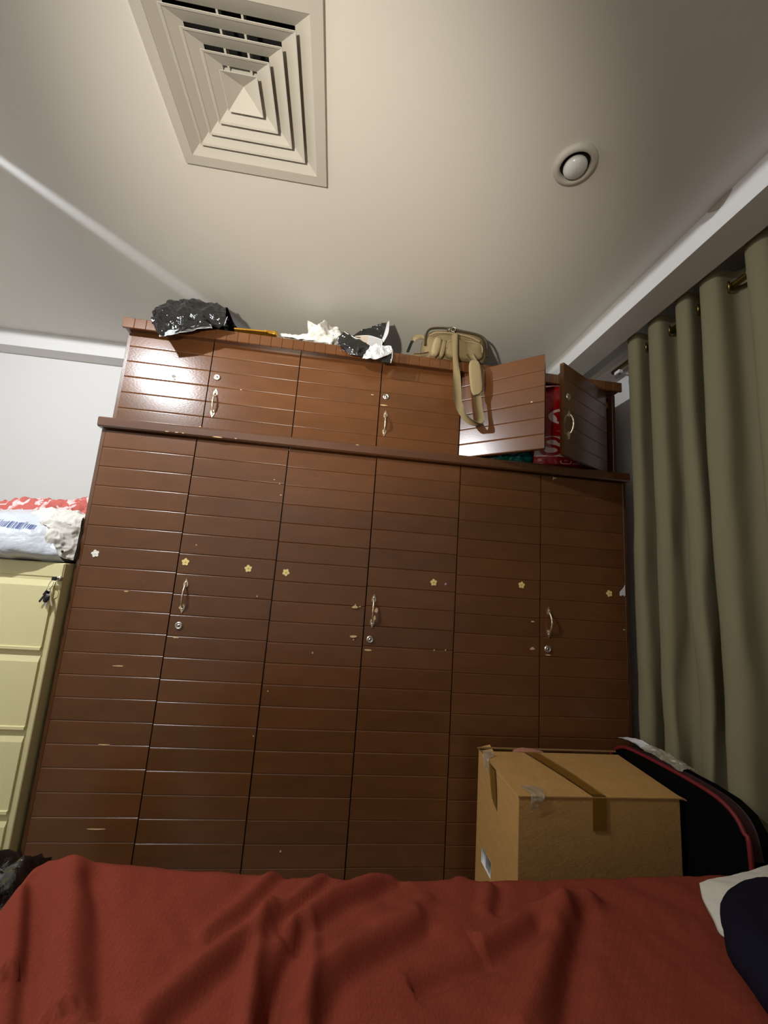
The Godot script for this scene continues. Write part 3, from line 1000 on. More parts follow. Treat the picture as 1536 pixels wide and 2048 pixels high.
func build_carton() -> void:
	var t := thing("cardboard_box", "large brown taped cardboard box standing between the bed and the wardrobe", "box", Vector3(1.778, 0, 0.1))
	var X := 0.59
	var Zd := 0.378
	var H := 0.668
	put("body", box(Vector3(0, 0, 0), Vector3(X, H, Zd), 0.003), M.card, t)
	var xf := Transform3D(Basis(Vector3.RIGHT, 0.0), Vector3.ZERO)
	# front flap lies over the top and reaches nearly to the back; the back flap stands a little proud
	put("flap", prism(PackedVector2Array([Vector2(H + 0.001, Zd + 0.003), Vector2(H + 0.005, Zd + 0.003), Vector2(H + 0.015, 0.055), Vector2(H + 0.010, 0.055)]), -0.002, X + 0.006, 0), M.card, t)
	put("flap", prism(PackedVector2Array([Vector2(H + 0.002, -0.003), Vector2(H + 0.008, -0.004), Vector2(H + 0.022, 0.030), Vector2(H + 0.017, 0.034)]), -0.004, X + 0.012, 0), M.card_edge, t)
	put("flap", sheet([[Vector3(-0.003, H + 0.002, -0.004), Vector3(-0.002, H + 0.003, 0.05), Vector3(-0.001, H + 0.002, 0.1)], [Vector3(0.05, H + 0.018, 0.0), Vector3(0.045, H + 0.012, 0.05), Vector3(0.05, H + 0.008, 0.09)]], 6, 4, 0.003), M.card, t)
	put("torn_edge", sheet([[Vector3(0.13, H + 0.017, 0.045), Vector3(0.17, H + 0.024, 0.035), Vector3(0.22, H + 0.022, 0.04), Vector3(0.26, H + 0.016, 0.045)], [Vector3(0.125, H + 0.014, 0.055), Vector3(0.17, H + 0.016, 0.06), Vector3(0.22, H + 0.0165, 0.058), Vector3(0.265, H + 0.0145, 0.055)]], 14, 5, 0.0025, 0.003, 40.0, 6), M.card_torn, t)
	put("torn_corner", sheet([[Vector3(X - 0.02, H + 0.004, Zd - 0.05), Vector3(X + 0.01, H + 0.003, Zd - 0.03)], [Vector3(X - 0.01, H + 0.003, Zd - 0.005), Vector3(X + 0.026, H - 0.002, Zd + 0.002)]], 6, 6, 0.003), M.card_torn, t)
	# tape
	put("tape_strip", box(Vector3(0.262, H - 0.098, Zd + 0.0002), Vector3(0.312, H + 0.002, Zd + 0.0042), 0.0004), M.tape, t)
	put("tape_strip", sheet([[Vector3(0.262, H + 0.0068, Zd + 0.003), Vector3(0.312, H + 0.0068, Zd + 0.003)], [Vector3(0.225, H + 0.0105, 0.23), Vector3(0.285, H + 0.0105, 0.22)], [Vector3(0.17, H + 0.0165, 0.055), Vector3(0.235, H + 0.0165, 0.055)]], 5, 12, 0.0006), M.tape, t)
	put("tape_strip", sheet([[Vector3(-0.0042, H + 0.004, 0.135), Vector3(-0.0042, H + 0.004, 0.19)], [Vector3(-0.0016, H - 0.06, 0.14), Vector3(-0.0016, H - 0.06, 0.205)], [Vector3(-0.0012, H - 0.115, 0.16), Vector3(-0.0012, H - 0.13, 0.21)]], 5, 12, 0.0008, 0.0006, 40.0, 3), M.tape, t)
	put("clear_tape", sheet([[Vector3(0.03, H + 0.0085, Zd - 0.06), Vector3(0.10, H + 0.0085, Zd - 0.05)], [Vector3(0.04, H + 0.009, Zd + 0.007), Vector3(0.09, H + 0.009, Zd + 0.007)], [Vector3(0.035, H - 0.04, Zd + 0.005), Vector3(0.065, H - 0.03, Zd + 0.005)]], 12, 16, 0.0005, 0.003, 30.0, 9, false), M.clear_tape, t)
	put("clear_tape", sheet([[Vector3(0.02, H + 0.02, 0.05), Vector3(0.035, H + 0.018, 0.10)], [Vector3(-0.006, H + 0.012, 0.07), Vector3(-0.006, H + 0.01, 0.13)], [Vector3(-0.004, H - 0.03, 0.09), Vector3(-0.004, H - 0.04, 0.14)]], 12, 16, 0.0005, 0.004, 30.0, 10, false), M.clear_tape, t)
	# shipping label with a bar code
	var img := Image.create(96, 64, false, Image.FORMAT_RGB8)
	img.fill(Color(0.88, 0.87, 0.85))
	var rng := RandomNumberGenerator.new()
	rng.seed = 4
	var x := 44
	while x < 84:
		var w := rng.randi_range(1, 3)
		img.fill_rect(Rect2i(x, 14, w, 38), Color(0.22, 0.21, 0.21))
		x += w + rng.randi_range(1, 2)
	img.fill_rect(Rect2i(8, 14, 3, 40), Color(0.45, 0.45, 0.45))
	var lm := printed(img, 0.6)
	put("shipping_label", sheet([[Vector3(-0.0012, 0.343, 0.069), Vector3(-0.0012, 0.343, 0.166)], [Vector3(-0.0012, 0.288, 0.069), Vector3(-0.0012, 0.288, 0.166)]], 3, 3, 0.0008), lm, t).set_meta("label", "white shipping label with a bar code")

func build_suitcase() -> void:
	var t := thing("suitcase", "upright black fabric suitcase with red piping wedged between the box and the curtain", "suitcase", Vector3(2.392, 0, 0.075))
	var out := PackedVector2Array()
	var L := 0.617
	for p in [[0.0, 0.05], [0.0, 0.60], [0.02, 0.67], [0.07, 0.708], [0.14, 0.722], [0.3, 0.731], [0.44, 0.733], [0.52, 0.727], [0.57, 0.708], [0.60, 0.672], [L, 0.60], [L, 0.05]]:
		out.append(Vector2(p[1], p[0]))
	# shell: the outline, its edges drawn in at both faces
	var st := begin(false)
	var W := 0.10
	var ins := PackedVector2Array()
	var c := Vector2(0.36, 0.30)
	for p in out:
		ins.append(c + (p - c) * Vector2(0.975, 0.97))
	var n := out.size()
	prism(ins, 0.0, 0.004, 0, st)
	prism(ins, W - 0.004, W, 0, st)
	for i in n:
		var j := (i + 1) % n
		for s in [[0.002, ins, 0.012, out], [0.012, out, W - 0.012, out], [W - 0.012, out, W - 0.002, ins]]:
			var A: PackedVector2Array = s[1]
			var B: PackedVector2Array = s[3]
			quad(st, Vector3(s[0], A[i].x, A[i].y), Vector3(s[0], A[j].x, A[j].y), Vector3(s[2], B[j].x, B[j].y), Vector3(s[2], B[i].x, B[i].y), Vector3(W * 0.5, 0.36, 0.3))
	put("shell", finish(st), M.case_cloth, t)
	for e in [0.006]:
		var path := []
		for p in out:
			path.append(Vector3(e, p.x + 0.002, p.y))
		put("piping", tube(smooth_path(path, 4), 0.007, 8), M.case_red, t)
	var g := []
	for i in range(1, n - 1):
		g.append([Vector3(0.008, out[i].x + 0.003, out[i].y), Vector3(0.03, out[i].x + 0.004, out[i].y), Vector3(0.05, out[i].x + 0.003, out[i].y)])
	put("trim_band", sheet(g, 4, 50, 0.002), M.case_trim, t)
	for z in [0.08, 0.52]:
		put("foot", box(Vector3(0.02, 0, z - 0.03), Vector3(W - 0.02, 0.052, z + 0.03), 0.006), M.black, t)
	put("claim_tag", sheet([[Vector3(0.022, 0.735, 0.03), Vector3(0.03, 0.745, 0.10), Vector3(0.025, 0.742, 0.17)], [Vector3(0.07, 0.737, 0.03), Vector3(0.075, 0.752, 0.10), Vector3(0.08, 0.742, 0.19)]], 14, 8, 0.0008, 0.004, 14.0, 21), M.paper, t).set_meta("label", "white paper tag")
	put("plastic_wrap", sheet([[Vector3(0.02, 0.742, 0.16), Vector3(0.02, 0.746, 0.25), Vector3(0.02, 0.742, 0.36)], [Vector3(0.055, 0.757, 0.16), Vector3(0.055, 0.765, 0.25), Vector3(0.055, 0.752, 0.36)], [Vector3(0.09, 0.742, 0.17), Vector3(0.095, 0.746, 0.25), Vector3(0.09, 0.742, 0.36)]], 30, 20, 0.0005, 0.008, 22.0, 33, false), M.clear_tape, t)

func build_ceiling_fittings() -> void:
	var cx := 0.708
	var cz := 0.852
	var t := thing("air_diffuser", "square white ceiling air diffuser of nested louvre frames", "air vent", Vector3(cx, CEIL, cz))
	var ring := func(st: SurfaceTool, s0: float, y0: float, s1: float, y1: float, th: float) -> void:
		# four mitred blades from half-size s0 (at y0) to s1 (at y1), with thickness th
		for k in 4:
			var b := Basis(Vector3.UP, PI * 0.5 * k)
			var q := [b * Vector3(s0, y0, -s0), b * Vector3(s0, y0, s0), b * Vector3(s1, y1, s1), b * Vector3(s1, y1, -s1)]
			var o: Vector3 = b * Vector3(th, th * 0.4, 0)
			var ctr: Vector3 = (q[0] + q[2]) * 0.5 + o * 0.5
			quad(st, q[0], q[1], q[2], q[3], ctr)
			quad(st, q[0] + o, q[1] + o, q[2] + o, q[3] + o, ctr)
			quad(st, q[0], q[1], q[1] + o, q[0] + o, ctr)
			quad(st, q[3], q[2], q[2] + o, q[3] + o, ctr)
	var st := begin(false)
	for k in 4:   # flange
		var b := Transform3D(Basis(Vector3.UP, PI * 0.5 * k), Vector3.ZERO)
		var h := 0.249
		var w := 0.037
		var pr := [Vector3(h, 0, -h), Vector3(h, 0, h), Vector3(h - 0.004, -0.011, h - 0.004), Vector3(h - 0.004, -0.011, -h + 0.004), Vector3(h - w, -0.011, h - w), Vector3(h - w, -0.011, -h + w), Vector3(h - w, 0.012, h - w), Vector3(h - w, 0.012, -h + w)]
		var ctr := b * Vector3(h - w * 0.5, 0.0, 0)
		var Q := func(i: int) -> Vector3: return b * pr[i]
		quad(st, Q.call(0), Q.call(1), Q.call(2), Q.call(3), ctr)
		quad(st, Q.call(3), Q.call(2), Q.call(4), Q.call(5), ctr)
		quad(st, Q.call(5), Q.call(4), Q.call(6), Q.call(7), ctr)
	put("flange", finish(st), M.vent, t)
	st = begin(false)
	ring.call(st, 0.2115, -0.010, 0.168, 0.014, 0.0015)
	put("outer_louvre", finish(st), M.vent, t)
	for s in [0.172, 0.132, 0.092]:
		st = begin(false)
		ring.call(st, s, -0.010, s - 0.006, -0.008, 0.0012)
		ring.call(st, s - 0.002, -0.009, s - 0.044, 0.015, 0.0012)
		put("louvre", finish(st), M.vent, t)
	st = begin(false)
	ring.call(st, 0.052, -0.010, 0.0, 0.020, 0.001)
	put("centre_cone", finish(st), M.vent, t)
	st = begin(false)
	for x in [-0.032, 0.032]:
		add_box(st, Vector3(x - 0.003, 0.015, -0.205), Vector3(x + 0.003, 0.042, 0.205))
		add_box(st, Vector3(-0.205, 0.015, x - 0.003), Vector3(0.205, 0.042, x + 0.003))
	put("crossbar", finish(st), M.vent, t)
	st = begin(false)
	add_box(st, Vector3(-0.212, 0.10, -0.212), Vector3(0.212, 0.115, 0.212))
	for k in 4:
		add_box(st, Vector3(0.2105, 0.0, -0.212), Vector3(0.2119, 0.1, 0.212), 0.0, Transform3D(Basis(Vector3.UP, PI * 0.5 * k), Vector3.ZERO))
	put("plenum", finish(st), M.dark, t)
	# exhaust valve
	var v := thing("exhaust_valve", "round white ceiling exhaust valve with a ball-shaped centre disc", "air vent", Vector3(1.775, CEIL, 0.832))
	st = begin()
	add_lathe(st, PackedVector2Array([Vector2(0.068, 0.0), Vector2(0.0685, -0.004), Vector2(0.066, -0.010), Vector2(0.060, -0.0145), Vector2(0.054, -0.0155), Vector2(0.050, -0.0135), Vector2(0.047, -0.009), Vector2(0.0455, -0.001), Vector2(0.0455, 0.0)]), 48)
	put("valve_ring", finish(st), M.vent, v)
	st = begin()
	add_lathe(st, PackedVector2Array([Vector2(0.0, -0.0006), Vector2(0.0456, -0.0006)]), 32)
	put("valve_throat", finish(st), M.dark, v)
	st = begin()
	var pf := PackedVector2Array()
	for k in 17:
		var a := -PI * 0.5 + PI * 0.62 * k / 16.0
		pf.append(Vector2(0.0375 * cos(a), -0.013 + 0.021 * sin(a)))
	pf.append(Vector2(0.008, -0.0025))
	pf.append(Vector2(0.008, 0.0))
	add_lathe(st, pf, 40)
	var ball := mat(Color(0.80, 0.80, 0.78), 0.18)
	put("valve_disc", finish(st), ball, v)

func build_top_items() -> void:
	# ---- black polythene bag over the left end of the crown
	var bag := thing("black_bag", "crumpled glossy black plastic bag flopped over the left end of the cupboard top", "plastic bag")
	var img := Image.create(512, 256, false, Image.FORMAT_RGB8)
	img.fill(Color(0.055, 0.056, 0.06))
	var wht := Color(0.8, 0.8, 0.8)
	stroke(img, curve2([Vector2(150, 62), Vector2(150, 92), Vector2(172, 88), Vector2(176, 72), Vector2(150, 62)]), 6, wht)
	for k in 6:
		stroke(img, curve2([Vector2(200 + k * 16, 70 + (k % 2) * 8), Vector2(206 + k * 16, 84), Vector2(200 + k * 16, 96)]), 4, wht)
	for k in 4:
		stroke(img, curve2([Vector2(310 + k * 14, 76), Vector2(316 + k * 14, 88), Vector2(322 + k * 14, 78)]), 3, Color(0.6, 0.6, 0.6))
	var bm := printed(img, 0.16, 0.7)
	bm.normal_enabled = true
	bm.normal_texture = M.black_film.normal_texture
	bm.normal_scale = 0.7
	put("bag_film", sheet([
		[Vector3(0.10, 2.49, -0.22), Vector3(0.20, 2.49, -0.24), Vector3(0.30, 2.49, -0.25), Vector3(0.40, 2.49, -0.24), Vector3(0.50, 2.49, -0.22)],
		[Vector3(0.09, 2.56, -0.17), Vector3(0.17, 2.63, -0.17), Vector3(0.27, 2.65, -0.17), Vector3(0.38, 2.655, -0.17), Vector3(0.47, 2.60, -0.16)],
		[Vector3(0.112, 2.575, -0.08), Vector3(0.163, 2.632, -0.08), Vector3(0.244, 2.655, -0.08), Vector3(0.345, 2.665, -0.08), Vector3(0.44, 2.648, -0.08)],
		[Vector3(0.13, 2.53, -0.02), Vector3(0.185, 2.56, -0.01), Vector3(0.265, 2.575, 0.0), Vector3(0.365, 2.585, -0.01), Vector3(0.46, 2.585, -0.02)],
		[Vector3(0.139, 2.475, 0.018), Vector3(0.193, 2.468, 0.03), Vector3(0.27, 2.485, 0.035), Vector3(0.369, 2.512, 0.03), Vector3(0.475, 2.53, 0.015)],
		[Vector3(0.170, 2.430, 0.040), Vector3(0.208, 2.382, 0.052), Vector3(0.285, 2.405, 0.055), Vector3(0.377, 2.447, 0.050), Vector3(0.492, 2.487, 0.04)]], 72, 60, 0.0012, 0.024, 6.5, 17, true), bm, bag)
	put("bag_lip", sheet([
		[Vector3(0.196, 2.412, 0.049), Vector3(0.285, 2.425, 0.0585), Vector3(0.375, 2.468, 0.0525), Vector3(0.42, 2.478, 0.050)],
		[Vector3(0.207, 2.378, 0.0535), Vector3(0.285, 2.402, 0.0605), Vector3(0.377, 2.444, 0.0545), Vector3(0.43, 2.462, 0.050)]], 36, 8, 0.001, 0.006, 16.0, 5, false), M.grey_film, bag).set_meta("label", "silvery inner lip of the bag mouth")
	put("bag_edge", sheet([[Vector3(0.478, 2.545, 0.02), Vector3(0.484, 2.545, 0.03)], [Vector3(0.472, 2.492, 0.028), Vector3(0.478, 2.492, 0.04)]], 4, 8, 0.001), M.white_film, bag)
	# ---- gold foil packet
	var gp := thing("gold_packet", "flat gold foil packet lying between the black bag and the white bag", "packet", Vector3(0.62, 2.503, -0.06))
	var st := begin(false)
	add_box(st, Vector3(-0.108, -0.004, -0.07), Vector3(0.092, 0.004, 0.06), 0.0015)
	var pk := put("packet_body", finish(st), M.gold, gp)
	gp.rotation = Vector3(-0.16, 0, 0.055)
	pk.set_meta("label", "gold foil body")
	put("packet_fold", sheet([[Vector3(0.04, 0.003, 0.061), Vector3(0.09, 0.003, 0.061), Vector3(0.10, -0.002, 0.05)], [Vector3(0.06, -0.016, 0.064), Vector3(0.10, -0.022, 0.062), Vector3(0.118, -0.034, 0.05)]], 10, 6, 0.001, 0.003, 25.0, 8, false), M.gold, gp)
	# ---- white carrier bag
	var wb := put("white_carrier_bag", lump(Vector3(0.095, 0.078, 0.075), 2.0, 0.045, 8.0, 23, 72, 48, true, true, func(p: Vector3) -> Vector3:
		p.y = maxf(p.y, -0.055)
		if p.x < 0.0:
			p.y = -0.055 + (p.y + 0.055) * clampf(1.0 + p.x * 2.0, 0.5, 1.0)
		if p.y > 0.03:
			p.x *= 0.9
		return p), M.clear_film, null, Vector3(0.94, 2.543, -0.10))
	meta(wb, "crumpled thin white carrier bag on the cupboard top beside the gold packet", "plastic bag")
	put("bag_handle", sheet([[Vector3(-0.205, -0.034, 0.085), Vector3(-0.14, -0.038, 0.09), Vector3(-0.05, -0.04, 0.095), Vector3(0.05, -0.05, 0.09)], [Vector3(-0.21, -0.012, 0.07), Vector3(-0.14, -0.008, 0.075), Vector3(-0.05, 0.012, 0.075), Vector3(0.05, 0.03, 0.07)], [Vector3(-0.20, -0.024, 0.02), Vector3(-0.14, -0.02, 0.02), Vector3(-0.05, 0.0, 0.02), Vector3(0.05, 0.02, 0.02)]], 30, 14, 0.0008, 0.012, 12.0, 14, true), M.clear_film, wb)
	put("bag_handle", sheet([[Vector3(-0.07, 0.0, 0.03), Vector3(-0.085, 0.06, 0.03), Vector3(-0.09, 0.10, 0.03)], [Vector3(-0.04, 0.03, 0.03), Vector3(-0.055, 0.07, 0.03), Vector3(-0.05, 0.09, 0.03)], [Vector3(0.0, 0.02, 0.03), Vector3(-0.02, 0.06, 0.03), Vector3(-0.015, 0.08, 0.025)]], 16, 14, 0.0008, 0.012, 14.0, 19, true), M.clear_film, wb)
	# ---- black and white mailer
	var ml := thing("mailer_bag", "torn open black and white polythene mailer hanging over the cupboard top", "plastic bag")
	put("back_film", sheet([
		[Vector3(1.03, 2.53, -0.02), Vector3(1.09, 2.51, -0.02), Vector3(1.18, 2.50, -0.03), Vector3(1.245, 2.53, -0.035)],
		[Vector3(1.045, 2.575, -0.07), Vector3(1.10, 2.59, -0.08), Vector3(1.19, 2.60, -0.07), Vector3(1.262, 2.59, -0.045)],
		[Vector3(1.07, 2.60, -0.09), Vector3(1.12, 2.64, -0.085), Vector3(1.20, 2.675, -0.07), Vector3(1.268, 2.695, -0.05)]], 32, 24, 0.0012, 0.014, 9.0, 41, true), M.black_film, ml)
	put("front_film", sheet([
		[Vector3(1.046, 2.545, 0.030), Vector3(1.09, 2.524, 0.033), Vector3(1.135, 2.504, 0.036), Vector3(1.182, 2.480, 0.04)],
		[Vector3(1.015, 2.508, 0.018), Vector3(1.075, 2.475, 0.045), Vector3(1.125, 2.462, 0.045), Vector3(1.17, 2.452, 0.045)],
		[Vector3(1.045, 2.470, 0.012), Vector3(1.08, 2.432, 0.028), Vector3(1.115, 2.425, 0.035), Vector3(1.150, 2.416, 0.042)]], 30, 20, 0.0012, 0.010, 12.0, 43, true), M.black_film, ml)
	put("front_edge", tube(smooth_path([Vector3(1.046, 2.546, 0.031), Vector3(1.09, 2.525, 0.034), Vector3(1.135, 2.505, 0.037), Vector3(1.182, 2.481, 0.041)], 4), 0.0022, 6), M.white_film, ml)
	var im2 := Image.create(128, 64, false, Image.FORMAT_RGB8)
	im2.fill(Color(0.84, 0.84, 0.84))
	im2.fill_rect(Rect2i(0, 4, 62, 56), Color(0.85, 0.78, 0.70))
	for k in 3:
		stroke(im2, [Vector2(14, 16 + 12 * k), Vector2(30 + 5 * k, 16 + 12 * k)], 5, Color(0.16, 0.14, 0.15))
	im2.fill_rect(Rect2i(46, 36, 12, 14), Color(0.62, 0.46, 0.2))
	put("inner_label", sheet([[Vector3(1.105, 2.572, -0.03), Vector3(1.175, 2.585, -0.03), Vector3(1.247, 2.568, -0.025)], [Vector3(1.09, 2.53, 0.012), Vector3(1.17, 2.515, 0.015), Vector3(1.24, 2.50, 0.012)], [Vector3(1.10, 2.515, 0.028), Vector3(1.18, 2.485, 0.035), Vector3(1.235, 2.478, 0.03)]], 14, 12, 0.001), printed(im2, 0.35), ml).set_meta("label", "white printed address label inside the mailer")
	put("side_film", sheet([[Vector3(1.262, 2.676, -0.03), Vector3(1.272, 2.690, -0.035)], [Vector3(1.250, 2.60, -0.02), Vector3(1.272, 2.61, -0.02)], [Vector3(1.238, 2.555, -0.012), Vector3(1.250, 2.545, -0.012)]], 6, 14, 0.001), M.white_film, ml)
	put("front_flap", sheet([
		[Vector3(1.182, 2.478, 0.045), Vector3(1.215, 2.492, 0.05), Vector3(1.245, 2.485, 0.052), Vector3(1.282, 2.492, 0.05)],
		[Vector3(1.164, 2.440, 0.05), Vector3(1.205, 2.455, 0.056), Vector3(1.245, 2.452, 0.055), Vector3(1.290, 2.468, 0.05)],
		[Vector3(1.148, 2.405, 0.051), Vector3(1.185, 2.404, 0.058), Vector3(1.222, 2.407, 0.058), Vector3(1.286, 2.452, 0.05)]], 30, 18, 0.001, 0.010, 15.0, 47, false), M.white_film, ml).set_meta("label", "white front flap")
	put("flap_lining", sheet([[Vector3(1.228, 2.41, 0.046), Vector3(1.29, 2.47, 0.044)], [Vector3(1.24, 2.402, 0.042), Vector3(1.288, 2.405, 0.044)]], 8, 6, 0.001), M.black_film, ml)
	put("flap_edge", tube([Vector3(1.293, 2.475, 0.05), Vector3(1.294, 2.43, 0.05), Vector3(1.289, 2.402, 0.05)], 0.0022, 6), M.white_film, ml)
	build_tan_bag()

func build_tan_bag() -> void:
	var t := thing("crossbody_bag", "small tan canvas crossbody bag on the cupboard top with its strap hanging down", "bag", Vector3(1.632, 2.585, -0.065))
	var tilt := Basis(Vector3.BACK, 0.03)
	var body := put("body", lump(Vector3(0.168, 0.098, 0.078), 4.0, 0.008, 8.0, 61, 72, 44, true, false, func(p: Vector3) -> Vector3:
		p.y = maxf(p.y, -0.09)
		if p.y > 0.0:
			p.z -= p.y * 0.25
			p.x *= 1.0 - p.y * 0.35
		return p), M.tan, t)
	body.basis = tilt
	# pockets on the front
	var pk := put("front_pocket", lump(Vector3(0.100, 0.050, 0.026), 4.0, 0.008, 12.0, 62, 48, 30, true, false), M.tan, t, Vector3(0.034, -0.044, 0.078))
	pk.rotation.z = 0.03
	var pp := []
	for k in 25:
		var a := PI * k / 24.0
		pp.append(Vector3(0.034 - 0.094 * signf(cos(a)) * pow(absf(cos(a)), 0.55), -0.052 + 0.052 * pow(sin(a), 0.45), 0.098))
	put("pocket_piping", tube(pp, 0.0032, 6), M.tan_light, t)
	put("side_pouch", lump(Vector3(0.022, 0.052, 0.026), 3.0, 0.004, 14.0, 63, 32, 24, true, false), M.tan_light, t, Vector3(-0.112, -0.046, 0.080)).rotation.z = -0.18
	put("side_pouch", lump(Vector3(0.016, 0.05, 0.022), 3.0, 0.004, 14.0, 64, 32, 24, true, false), M.tan, t, Vector3(-0.078, -0.05, 0.082)).rotation.z = -0.18
	# zips
	put("zip_track", tube(smooth_path([Vector3(-0.168, -0.03, 0.062), Vector3(-0.163, 0.035, 0.056), Vector3(-0.135, 0.077, 0.05), Vector3(-0.05, 0.090, 0.052), Vector3(0.02, 0.080, 0.060), Vector3(0.10, 0.072, 0.062), Vector3(0.145, 0.058, 0.060), Vector3(0.164, 0.025, 0.060), Vector3(0.168, -0.05, 0.06)], 5), 0.006, 8), M.zip, t)
	put("zip_track", tube(smooth_path([Vector3(-0.15, 0.02, 0.074), Vector3(-0.11, 0.04, 0.076), Vector3(-0.03, 0.048, 0.079), Vector3(0.06, 0.04, 0.08), Vector3(0.12, 0.02, 0.08)], 5), 0.0035, 8), M.tan_light, t)
	put("zip_gusset", lump(Vector3(0.026, 0.018, 0.014), 2.5, 0.0, 1.0, 1, 24, 16), M.zip, t, Vector3(-0.028, 0.080, 0.054))
	var ring := []
	for k in 20:
		var a := TAU * k / 20.0
		ring.append(Vector3(-0.024 + 0.011 * cos(a), 0.075 + 0.012 * sin(a), 0.072 + 0.003 * cos(a)))
	put("zip_pull", tube(ring, 0.0022, 6, true), M.steel, t)
	put("zip_pull", tube([Vector3(-0.04, 0.088, 0.07), Vector3(-0.046, 0.066, 0.076)], 0.003, 6), M.steel, t)
	put("zip_pull", tube(smooth_path([Vector3(-0.022, 0.064, 0.075), Vector3(-0.020, 0.05, 0.08), Vector3(-0.026, 0.036, 0.084), Vector3(-0.016, 0.022, 0.088)], 4), 0.0026, 6), M.steel, t)
	# side loop with a black buckle strap
	put("side_loop", band([Vector3(-0.165, 0.055, 0.0), Vector3(-0.20, 0.05, 0.005), Vector3(-0.225, 0.025, 0.01)], [Vector3(0.3, -1, 0.3), Vector3(0.2, -1, 0.3), Vector3(0.4, -0.8, 0.3)], 0.034, 0.003), M.tan_light, t)
	put("buckle_strap", band([Vector3(-0.228, 0.018, 0.014), Vector3(-0.238, -0.015, 0.018), Vector3(-0.25, -0.055, 0.022)], [Vector3(1, -0.2, 0.4), Vector3(1, -0.2, 0.4), Vector3(1, -0.2, 0.4)], 0.014, 0.004), M.black, t)
	put("loose_webbing", band([Vector3(-0.15, -0.075, 0.07), Vector3(-0.19, -0.088, 0.07), Vector3(-0.225, -0.092, 0.066)], [Vector3(0, 0.3, 1), Vector3(0, 0.3, 1), Vector3(0, 0.3, 1)], 0.02, 0.002), M.tan_light, t)
	# shoulder strap: down, round and up to the pad
	var o := Vector3(1.632, 2.585, -0.065)
	put("strap", band([Vector3(1.604, 2.620, 0.030) - o, Vector3(1.604, 2.59, 0.052) - o, Vector3(1.611, 2.469, 0.056) - o, Vector3(1.624, 2.382, 0.052) - o, Vector3(1.632, 2.297, 0.055) - o, Vector3(1.636, 2.235, 0.06) - o, Vector3(1.660, 2.165, 0.075) - o, Vector3(1.695, 2.128, 0.085) - o, Vector3(1.735, 2.118, 0.09) - o, Vector3(1.742, 2.15, 0.088) - o, Vector3(1.730, 2.215, 0.085) - o, Vector3(1.724, 2.275, 0.082) - o],
		[Vector3(1, 0, 0.6), Vector3(1, 0, 1.5), Vector3(1, 0, 2.5), Vector3(1, 0, 0.6), Vector3(1, 0, 0.15), Vector3(1, 0.1, 0.1), Vector3(0.35, 0.3, 1), Vector3(0.1, 0.3, 1), Vector3(0.4, 0.0, 1), Vector3(1, 0.1, 0.2), Vector3(1, 0.1, 0), Vector3(1, 0.1, 0)], 0.037, 0.0025), M.tan, t)
	put("strap", band([Vector3(1.70, 2.455, 0.078) - o, Vector3(1.69, 2.50, 0.05) - o, Vector3(1.71, 2.53, 0.01) - o, Vector3(1.75, 2.55, -0.03) - o], [Vector3(1, 0.1, 0), Vector3(1, 0.1, 0.2), Vector3(1, 0, 0.4), Vector3(1, -0.3, 0.4)], 0.036, 0.0025), M.tan, t)
	var pad := put("shoulder_pad", lump(Vector3(0.031, 0.094, 0.009), 3.6, 0.0, 1.0, 1, 48, 32), M.tan_light, t, Vector3(1.712, 2.362, 0.083) - o)
	pad.rotation.z = 0.12
	put("pad_binding", tube([Vector3(1.742, 2.43, 0.085) - o, Vector3(1.75, 2.35, 0.087) - o, Vector3(1.748, 2.30, 0.087) - o, Vector3(1.73, 2.275, 0.087) - o, Vector3(1.70, 2.264, 0.087) - o], 0.0035, 6), M.zip, t)

